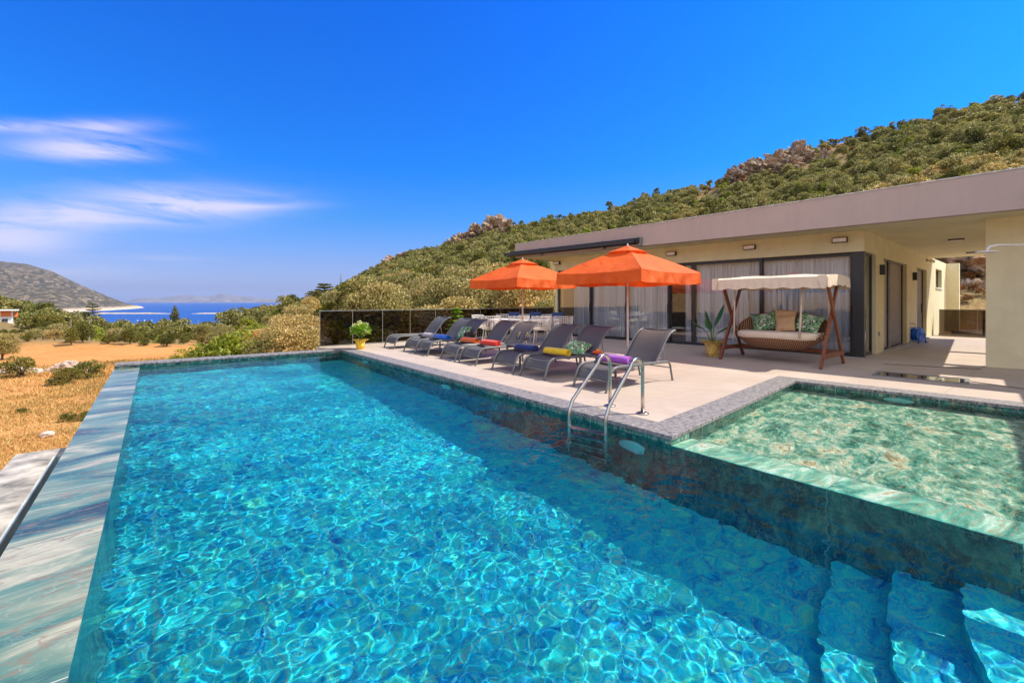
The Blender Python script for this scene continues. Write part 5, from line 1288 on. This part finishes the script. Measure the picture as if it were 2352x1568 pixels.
# candidates over the hillside and the valley edge, jittered grid
step = 2.5
for iy in range(0, 100):
    for ix in range(-85, 140):
        x = (ix + rr.uniform(-.42, .42)) * step; y = 14 + (iy + rr.uniform(-.42, .42)) * step
        if y < 15: continue
        X = PX(x, y)
        if X < -140 or X > 2480: continue
        d0, Rr = tab(FOOT, X), tab(RDIST, X)
        if y < d0 - .5 or y > Rr + 2: continue
        if 560 < X < 720 and (Vector((x, y, 0)) - FR).length < 5: continue
        # keep off the terrace and the house
        e = Vector((x, y, 0)) - E0
        if -2.5 < e.dot(EU) < 22 and -2 < e.dot(EB) < 15: continue
        q = Vector((x, y, 0)) - RS
        if q.dot(RU) > -1.5 and q.dot(Vector((-RU.y, RU.x, 0))) < 2.4 and y < 26: continue
        if 400 < X < 560 and noise.noise(Vector((x * .06, y * .06, 3))) < -.28: continue
        if 400 < X < 545 and y < 52 and rr.random() < .72: continue
        if X < 85 and 46 < y < 66: continue
        if 385 < X < 420 and y < 66: continue
        z = hgt(x, y)
        top = PY(z + 3.2, y)
        if X > 1250 and top > roof_y(X) + 6 and not (2185 < X < 2275): continue
        if 2185 < X < 2275 and y < 27: continue
        cand.append((y, x, z, X))
cand.sort()
near = []; far = []
for c in cand:
    (near if len(near) < 285 else far).append(c)
print('trees near', len(near), 'far', len(far), 'near reaches', near[-1][0])
LOL = 'grey green olive tree in the dense hillside and valley cover beyond the terrace'
LDK = 'dark green tree standing among the paler olive trees beyond the terrace'
LBR = 'yellow green bush growing among the olive trees beyond the terrace'
for i, (y, x, z, X) in enumerate(near):
    k = rr.random(); sc_ = rr.uniform(.72, 1.2)
    if X < 560: kind = 'dark' if k < .66 else ('bright' if k < .76 else 'olive_mid')
    else: kind = 'dark' if k < .10 else ('bright' if k < .24 else 'olive')
    if X < 560: sc_ *= .85 if y > 60 else 1.0
    parts = y < 48
    lab, g, cat = {'dark': (LDK, 'dark trees among the olives', 'tree'), 'bright': (LBR, 'yellow green bushes among the olives', 'bush')}.get(kind, (LOL, 'olive trees beyond the terrace', 'olive tree'))
    hh = {'olive': 3.3, 'olive_mid': 2.95, 'dark': 3.4, 'bright': 2.2}[kind]
    cap = tab(SKYLINE, X) + rr.uniform(0, 10)
    if X < 545 and y < 54: cap = max(cap, 724 + rr.uniform(0, 34) if 70 < X < 225 else (744 + rr.uniform(0, 26) if X >= 225 else 770))
    elif X < 70: cap = max(cap, 768)
    elif 500 < X < 720: cap += rr.uniform(6, 26)
    if X < 800: sc_ = min(sc_, max(.20, (HC - (cap - HY) * y / F - z) / (hh * 1.12)))
    if kind == 'olive' and y > 42: kind = 'olive_mid'
    plant(kind, i % 4 if kind.startswith('olive') else i % 2, (x, y, z - .1), rr.uniform(0, 6.28), (sc_ * rr.uniform(.9, 1.15), sc_ * rr.uniform(.9, 1.15), sc_ * rr.uniform(.85, 1.2)), lab, g, cat, parts)
def drop_unused():
    for nm, a_, b_, used in MESH.values():
        for u_, o_ in zip(used, (a_, b_)):
            if not u_: bpy.data.objects.remove(o_)
# the rest of the scrub cover reads as one mass
def scrub():
    rng = np.random.default_rng(5); groups = {0: [], 1: [], 2: [], 3: []}
    lib = {}
    for g, (col, cnt) in enumerate(((0, 5), (1, 3), (2, 3), (3, 2))):
        for s in range(cnt):
            for lod, (per, sz) in enumerate(((330, .24), (170, .34), (80, .50))):
                w, h, z0 = ((3.7, 2.5, .3), (3.4, 3.0, .3), (2.8, 2.0, .0), (2.2, 1.2, 0))[g]
                V, Q = leaf_cloud(rng, crown_clumps(rng, w, h, z0, (18, 12, 8)[lod]), per * (1, 1.3, 1.6)[lod] * (1 if g < 3 else 1.6), sz * (1, 1, 1, .75)[g]); lib[g, s, lod] = V
    for (y, x, z, X) in far:
        ridge = y > tab(RDIST, X) - 7
        rock = noise.noise(Vector((x * .035, y * .035, 17)))
        k = rr.random(); g = 0 if k < .66 else (1 if k < .80 else 2)
        rocky = (1600 < X < 1960 and y > tab(RDIST, X) * .72) or (860 < X < 940 and y > 180) or (1030 < X < 1180 and y > 150)
        if rocky and rr.random() < .30: g = 3
        if rocky and rr.random() < .62: continue
        if ridge and rr.random() < .35: g = 1
        s = rr.randrange((5, 3, 3, 2)[g]); V = lib[g, s, 0 if y < 85 else (1 if y < 130 else 2)]
        a = rr.uniform(0, 6.28); c, sn = math.cos(a), math.sin(a); k_ = rr.uniform(.5, 1.05) * (1.0 if not ridge else rr.uniform(.5, 1.25)); kz = k_ * rr.uniform(.8, 1.25)
        Wv = np.stack([(V[:, 0] * c - V[:, 1] * sn) * k_ + x, (V[:, 0] * sn + V[:, 1] * c) * k_ + y, V[:, 2] * kz + z - .2], 1); groups[g].append(Wv)
    for g, (nm, m) in enumerate((('olive_scrub', M_olive), ('dark_scrub', M_dark), ('bright_scrub', M_bright), ('rust_scrub', M_rust))):
        if groups[g]:
            V = np.concatenate(groups[g]); o = fast_mesh(nm, V, np.arange(len(V)).reshape(-1, 4), m); tag(o, kind='stuff'); print(nm, len(V) // 4)
scrub()

# rocks
def rock_mat():
    m, nt, b = nodes('limestone'); v = coords(nt); f = noise_t(nt, v, 1.6, 8, .7, .5); g = noise_t(nt, v, .5, 4, .6)
    c = ramp(nt, f, [(.36, (.05, .035, .02)), (.46, (.21, .155, .10)), (.56, (.42, .33, .24)), (.68, (.58, .50, .40))])
    c = mix(nt, ramp(nt, g, [(.46, (0, 0, 0)), (.60, (.75, .75, .75))]), c, (.36, .19, .08))
    nt.links.new(c, b.inputs['Base Color']); b.inputs['Roughness'].default_value = .95; bump(nt, b, f, .9, .25); return m
M_rock = rock_mat()
def rock(loc, size, label, seed, sq=(1, 1, .8), group=None, name='rock_outcrop', cat='rock'):
    b = MB(); rng = random.Random(seed)
    def q(u, v):
        a = 2 * PI * u; t = PI * (.02 + .96 * v); d = Vector((math.sin(t) * math.cos(a), math.sin(t) * math.sin(a), math.cos(t)))
        cell = noise.cell(d * 2.3 + Vector((seed, 0, 0))); n = noise.fractal(d * 1.7 + Vector((seed, 3, 1)), .7, 2.1, 5); vq = noise.voronoi(d * 2.6 + Vector((seed * 1.3, 0, 0)))[0]
        r = size * (.72 + .55 * n + .42 * (vq[1] - vq[0]))
        return (d.x * r * sq[0], d.y * r * sq[1], d.z * r * sq[2])
    b.grid(q, 44, 26); o = b.build(name, M_rock); o.location = loc; o.rotation_euler = (0, 0, rng.uniform(0, 6)); return tag(o, label, cat, group)
def at_ridge(px, back=0, dz=0):
    d = tab(RDIST, px) - back; x = (px - CX) / F * d; return (x, d, hgt(x, d) + dz)
RK = [(1060, 6, 1.2, 4.6, (1.3, 1, .9)), (1095, 2, 1.8, 5.0, (1.2, 1, 1.0)), (1135, 3, 2.2, 5.8, (1.3, 1, 1)), (1165, 4, 2.0, 4.4, (1, 1, 1.1)), (1035, 3, 1, 3.2, (1.1, 1, 1)), (905, 4, .6, 5.2, (1.6, 1, .7)), (935, 6, .3, 4.0, (1.5, 1, .6)),
      (1700, 9, .2, 4.0, (1.4, 1, .8)), (1735, 8, .8, 5.0, (1.3, 1, .8)), (1790, 14, 1.0, 5.2, (1.2, 1, 1)), (1690, 14, 1.0, 4.8, (1.2, 1, .9)), (1835, 20, 1.4, 4.8, (1, 1, 1.1)), (1815, 27, .9, 4.6, (1, 1, 1)), (1890, 24, 1.6, 2.2, (.9, .8, 1.9)), (1755, 22, .9, 5.0, (1.3, 1, 1)), (2060, 18, .3, 2.8, (1.4, 1, .6)), (1960, 12, .4, 2.6, (1.3, 1, .6))]
for i, (px, back, dz, s, sq) in enumerate(RK):
    side = 'the long pale crag on the far skyline' if px < 1200 else 'the broken rocks high on the hillside above the roof'
    k_ = .86 if px < 1200 else .74; dz -= (.2 if px < 1200 else .4)
    rock(at_ridge(px, back + (0 if px < 1200 else 4), dz), s * k_, 'pale limestone rock, one of ' + side, i + 3, sq, 'rocks of ' + side)
for i, (px, d, z, s, sq) in enumerate(((612, 128, -2.6, 3.6, (1.5, 1, .7)), (640, 128, -1.8, 3.6, (1.6, 1, .7)), (665, 128, -1.6, 3.0, (1.5, 1, .6)), (560, 100, -3.6, 3.0, (1.6, 1, .8)), (586, 105, -3.0, 2.8, (1.3, 1, .8)), (540, 96, -4.6, 2.6, (1.6, 1, .7)))):
    rock(((px - CX) / F * d, d, z), s, 'pale limestone headland rock above the sea, right of the cypress', 40 + i, sq, 'headland rocks above the sea')
# bank behind the passage
for i, (px, d, z, s) in enumerate(((2212, 27, 1.2, 1.5), (2245, 29, 3.2, 2.4), (2205, 32, 4.0, 2.0), (2262, 30, 4.6, 2.2), (2190, 30, 2.2, 1.4), (2235, 25, .2, .8))):
    rock(((px - CX) / F * d, d, z), s, 'grey brown rock on the slope behind the end of the passage', 60 + i, (1, 1, .9), 'rocks behind the passage')
for i, (px, d) in enumerate(((2215, 24.5), (2240, 26), (2262, 25), (2228, 28), (2200, 26), (2255, 28))):
    x = (px - CX) / F * d; plant('rust', i % 2, (x, d, hgt(x, d)), i * 1.3, (.42, .42, .38), 'rust coloured low shrub on the slope behind the passage', 'rust shrubs behind the passage', 'shrub', False)
for i, (px, back) in enumerate(((1650, 8), (1720, 12), (1770, 5), (1850, 12), (1900, 16), (1930, 14), (1980, 10), (1805, 20), (1745, 22), (1995, 26))):
    x, y, z = at_ridge(px, back); plant('rust', i % 2, (x, y, z + .6), i * 1.1, (1.5, 1.5, 1.3), 'orange brown shrub among the rocks high on the hillside', 'orange shrubs on the hillside', 'shrub', False)

# single trees and shrubs that stand out
def cypress(loc, h, w, label, m=M_dark, name='cypress', cat='cypress'):
    rng = np.random.default_rng(3); t = thing(name, label, cat, loc)
    cl = [((rng.uniform(-.1, .1) * w, rng.uniform(-.1, .1) * w, h * (.10 + .84 * k / 13)), (w * .5 * math.sin(PI * (.12 + .80 * k / 13)) ** .8 * rng.uniform(.8, 1.1), w * .5 * math.sin(PI * (.12 + .80 * k / 13)) ** .8, h * .09)) for k in range(14)]
    V, Q = leaf_cloud(rng, cl, 1300 / w, .17); fast_mesh('crown', V, Q, m, t)
    MB().tube([(0, 0, -.5), (0, 0, h * .5), (0, 0, h * .97)], [.12, .08, .02], 6).build('trunk', M_bark, t)
d = 62; cypress(((402 - CX) / F * d, d, hgt((402 - CX) / F * d, d) - .2), HC - hgt((402 - CX) / F * d, d) - (704 - HY) * d / F + .2, 1.25, 'tall dark cypress standing against the sea')
def sparse_pine(px, d, ytop, label, w=3.2, m=M_dark, dens=1.0):
    x = (px - CX) / F * d; z = hgt(x, d) - .2; h = HC + (HY - ytop) * d / F - z; rng = np.random.default_rng(int(px)); t = thing('pine_tree', label, 'pine tree', (x, d, z)); cl = []; b = MB()
    b.tube([(0, 0, 0), (.1, 0, h * .5), (0, 0, h * .97)], [.14, .09, .02], 6)
    n = 9
    for k in range(n):
        zz = h * (.28 + .70 * k / (n - 1)); L_ = w * .5 * (1 - .78 * k / (n - 1)) + .1
        for j in range(5):
            a = j * 1.257 + k * .7 + rng.uniform(-.3, .3); q = L_ * rng.uniform(.65, 1.1); tip = (math.cos(a) * q, math.sin(a) * q, zz + q * .22); b.tube([(0, 0, zz), tip], [.035, .012], 4)
            for f_ in (.55, .95): cl.append(((tip[0] * f_, tip[1] * f_, zz + q * .22 * f_ + .05), (.16 * w / 3 + .12, .16 * w / 3 + .12, .10)))
    V, Q = leaf_cloud(rng, cl, 900 * dens, .16); fast_mesh('crown', V, Q, m, t); b.build('trunk', M_bark, t)
sparse_pine(212, 70, 699, 'sparse tall pine rising above the valley trees, left of the cypress', 3.4, dens=.55)
sparse_pine(745, 60, 655, 'dark dense pine at the left foot of the hillside, near the skyline mast', 5.2, dens=1.5)
sparse_pine(722, 58, 672, 'lower dark pine just left of the dense skyline pine', 4.2, dens=1.4)
for i, (px, py, k, lab) in enumerate(((42, 866, .95, 'round green shrub by the rubble at the far left of the dry field'), (152, 882, .72, 'green shrub in the dry field in front of the rubble heap'), (207, 868, .78, 'green shrub at the right edge of the rubble heap'), (178, 862, .5, 'small shrub between the two shrubs by the rubble heap'), (122, 884, .38, 'low shrub just left of the shrub in the dry field'), (52, 950, .22, 'tiny green tuft shrub in the open dry grass'), (160, 968, .3, 'low dark shrub against the pool wall'), (195, 965, .3, 'low shrub hugging the outside of the infinity edge'))):
    q = P(px, py, -2); plant('shrub', i % 2, (q.x, q.y, -2.05), i * 1.7, (k, k, k), lab, None, 'shrub', k > .6)
for i, (px, y_, k, kind, lab) in enumerate(((425, 815, .55, 'bright', 'pale green bush just beyond the far pool coping'), (500, 812, .8, 'bright', 'yellow green bush left of the larger one beyond the far pool coping'), (560, 808, .95, 'bright', 'large yellow green bush beyond the far pool coping'), (625, 800, .68, 'olive', 'olive tree close behind the far pool coping'), (672, 796, .74, 'olive', 'olive tree just left of the glass balustrade corner'))):
    d = (20.5, 18.5, 19.5, 19, 18.5)[i]; x = (px - CX) / F * d; plant(kind, i % 2, (x, d, -2.1), i * 2.1, (k, k, k * (1.0 if kind == 'bright' else .95)), lab, None, 'bush' if kind == 'bright' else 'olive tree')
for i, (px, d, k, lab) in enumerate(((470, 44, .62, 'olive tree with a visible trunk on the bare ground right of the cypress'), (512, 42, .62, 'small olive tree at the right end of the bare ground'), (4, 25, .45, 'spreading olive tree with dark trunk at the far left field edge'))):
    x = (px - CX) / F * d; plant('olive', i % 4, (x, d, hgt(x, d) - .1), i * 1.9, (k, k, k), lab, None, 'olive tree')
drop_unused()
# rubble heaps
M_rub = mat('rubble_stone', (.52, .40, .33), rough=.95, var=.3, scale=3, col2=(.74, .64, .56))
def heap(px0, px1, py, hgt_, n, label, seed):
    rng = random.Random(seed); t = thing('rubble_heap', label, 'rubble heap', tuple(P((px0 + px1) / 2, py, -2)))
    w = (P(px1, py, -2) - P(px0, py, -2)).length / 2
    b = MB(); b.grid(lambda u, v: ((2 * u - 1) * w * 1.05, (2 * v - 1) * w * .5, -.06 + hgt_ * max(0, 1 - (2 * u - 1) ** 2) * max(0, 1 - (2 * v - 1) ** 2) * (1 + .5 * noise.noise(Vector((u * 9, v * 7, seed))))), 40, 20); b.build('earth', mat('heap_earth_%d' % seed, (.50, .30, .20), rough=.95, var=.3, scale=5, bmp=.8, bscale=14), t, smooth=True)
    for k in range(n):
        a, q = rng.uniform(0, 6.28), rng.random() ** .5; x = math.cos(a) * q * w; y = math.sin(a) * q * w * .48; s = rng.uniform(.05, .16)
        b = MB(); b.ball((x, y, hgt_ * (1 - q * q) * .8 + s * .15), s, 7, 5, (1.2, 1, .7), jit=.5, seed=k + seed); b.build('stone', M_rub, t)
heap(115, 210, 852, .50, 60, 'heap of pale stones and earth behind the field shrubs', 1)
heap(-40, 90, 857, .38, 50, 'low heap of pale rubble at the far left of the field', 2)
for i, (px, py, s, lab) in enumerate(((107, 1002, .12, 'small pale stone lying in the open dry field'), (128, 877, .13, 'pale stone in front of the rubble heap'), (150, 880, .11, 'small pale stone beside the field shrub'))):
    q = P(px, py, -2); b = MB(); b.ball((0, 0, s * .4), s, 9, 6, (1.5, 1, .7), jit=.5, seed=i); o = b.build('field_stone', M_rub); o.location = q; tag(o, lab, 'stone')
# dry grass
def dry_grass():
    rng = np.random.default_rng(9); n = 130000; r = 3.5 + 30 * rng.random(n) ** .75; a = rng.uniform(math.radians(-57), math.radians(-24), n); x = r * np.sin(a); y = r * np.cos(a)
    q = np.stack([x - C.x, y - C.y], 1); aa = q @ np.array([A.x, A.y]); bb = q @ np.array([NB.x, NB.y])
    keep = ((bb > BO + .6) | (aa > AF + .8)) & (y < 34); keep &= np.array([noise.noise(Vector((px * .35, py * .35, 2))) > -.12 or (i % 3 == 0) for i, (px, py) in enumerate(zip(x, y))])
    x, y, r = x[keep], y[keep], r[keep]; n = len(x)
    z = np.array([hgt(px, py) for px, py in zip(x, y)]); h = rng.uniform(.02, .075, n) * (.8 + r * .02); w = .0022 + r * .0006; ang = rng.uniform(0, PI, n); lx, ly = rng.normal(0, .05, n), rng.normal(0, .05, n)
    dx, dy = np.cos(ang) * w, np.sin(ang) * w
    V = np.stack([np.stack([x - dx, y - dy, z - .02], 1), np.stack([x + dx, y + dy, z - .02], 1), np.stack([x + lx + dx * .3, y + ly + dy * .3, z + h], 1), np.stack([x + lx - dx * .3, y + ly - dy * .3, z + h], 1)], 1).reshape(-1, 3)
    m = leaf_mat('straw', [(.46, .24, .07), (.62, .36, .12), (.76, .50, .22), (.32, .26, .08)], .2); o = fast_mesh('dry_grass', V, np.arange(len(V)).reshape(-1, 4), m); tag(o, kind='stuff')
dry_grass()

# ------------------------------------------------------------------ poles, pylons, mast, neighbour's house
M_conc = mat('pole_concrete', (.27, .25, .23), rough=.8)
def pole(px, d, ybot, ytop, label, r=.09, arms=(), cat='utility pole', name='utility_pole', h_add=0):
    x = (px - CX) / F * d; zb = HC + (HY - ybot) * d / F; zt = HC + (HY - ytop) * d / F
    zg = min(zb, hgt(x, d)); t = thing(name, label, cat, (x, d, zg))
    b = MB(); b.tube([(0, 0, 0), (0, 0, zt - zg)], [r, r * .7], 8); b.build('post', M_conc, t)
    for (zz, w) in arms:
        b = MB(); b.box(-w, w, -.05, .05, zt - zg - zz - .05, zt - zg - zz + .05); b.build('crossarm', M_conc, t)
        for sx in (-.9, 0, .9):
            b = MB(); b.lathe([(.05, 0), (.08, .06), (.05, .12), (.07, .18), (0, .22)], 8, (sx * w, 0, zt - zg - zz + .05)); b.build('insulator', M_white, t)
pole(163, 34, 795, 733, 'thin grey utility pole standing in the trees, left of the thicker one', .035)
pole(205, 36, 790, 735, 'thicker pale utility pole in front of the sparse pine', .065)
pole(332, 66, 770, 737, 'power pylon with a wide crossarm against the sea', .16, ((.1, 1.15), (.5, .5)), 'pylon', 'power_pylon')
pole(384, 72, 770, 740, 'smaller power pylon just left of the cypress', .14, ((.1, .85),), 'pylon', 'power_pylon')
pole(455, 74, 765, 735, 'short grey pole against the sea right of the cypress', .10)
pole(783, 215, 665, 630, 'thin antenna mast on the skyline beside the dense pine', .22, ((2.2, 1.0), (3.2, .7)), 'antenna mast', 'antenna_mast')
M_hw = mat('white_stucco', (.80, .78, .74), rough=.8, var=.05); M_ho = mat('orange_panel', (.72, .20, .06), rough=.7)
d = 60; hx = (30 - CX) / F * d; s_ = d / F
def hz(py): return HC + (HY - py) * s_
hx = (15 - CX) / F * d
t = thing('neighbour_house', 'white two storey house with orange upper walls at the far left', 'house', (hx - .0, d + .0, hz(775)), math.radians(48))
o_ = Vector(t.location); hb = lambda x0, x1, y0, y1, z0, z1: (x0, x1, y0, y1, z0 - o_.z, z1 - o_.z)
X = lambda px: (px - 15) / 25.6
b = MB(); b.box(-3.6, X(33), -.4, 4, -1.5, hz(741) - o_.z); b.build('lower_wall', M_hw, t)
b = MB(); b.box(-3.6, X(30), 0, 4, hz(741) - o_.z, hz(713.5) - o_.z); b.build('upper_wall', M_hw, t)
b = MB(); b.box(X(2), X(25), -.06, -.001, hz(727) - o_.z, hz(714.5) - o_.z); b.build('orange_panel', M_ho, t); b = MB(); b.box(X(30.5), X(42), .3, 3, hz(728) - o_.z, hz(718) - o_.z); b.build('orange_panel', M_ho, t)
b = MB(); b.box(-4.2, X(44), -.7, 4.2, hz(713.4) - o_.z, hz(711.5) - o_.z); b.build('roof', M_hw, t)
b = MB(); b.box(X(4), X(19), -.06, -.001, hz(738.5) - o_.z, hz(731) - o_.z); wn = b.build('window', M_hw, t)
b = MB(); b.box(X(5), X(11), -.09, -.061, hz(738) - o_.z, hz(731.7) - o_.z); b.build('pane', M_blk, wn); b = MB(); b.box(X(12), X(18), -.09, -.061, hz(738) - o_.z, hz(731.7) - o_.z); b.build('pane', M_blk, wn)
b = MB(); b.box(-3.6, X(33), -.39, -.35, hz(740.5) - o_.z, hz(740) - o_.z); b.box(-3.6, X(33), -.39, -.35, hz(737) - o_.z, hz(736.6) - o_.z)
for k in range(38): b.box(-3.6 + k * .11, -3.58 + k * .11, -.38, -.36, hz(740.0) - o_.z, hz(737) - o_.z)
b.build('railing', M_blk, t)

# ------------------------------------------------------------------ the air
def haze():
    m = bpy.data.materials.new('haze'); m.use_nodes = True; nt = m.node_tree; nt.nodes.clear()
    p = nt.nodes.new('ShaderNodeVolumePrincipled'); p.inputs['Density'].default_value = 3.6e-5; p.inputs['Color'].default_value = (.55, .68, 1, 1); p.inputs['Anisotropy'].default_value = .1
    o = nt.nodes.new('ShaderNodeOutputMaterial'); nt.links.new(p.outputs[0], o.inputs['Volume'])
    S = 29000; b = MB(); b.box(-S, S, -S, S, -75, 460); ob = b.build('haze', m); tag(ob, kind='stuff')
haze()
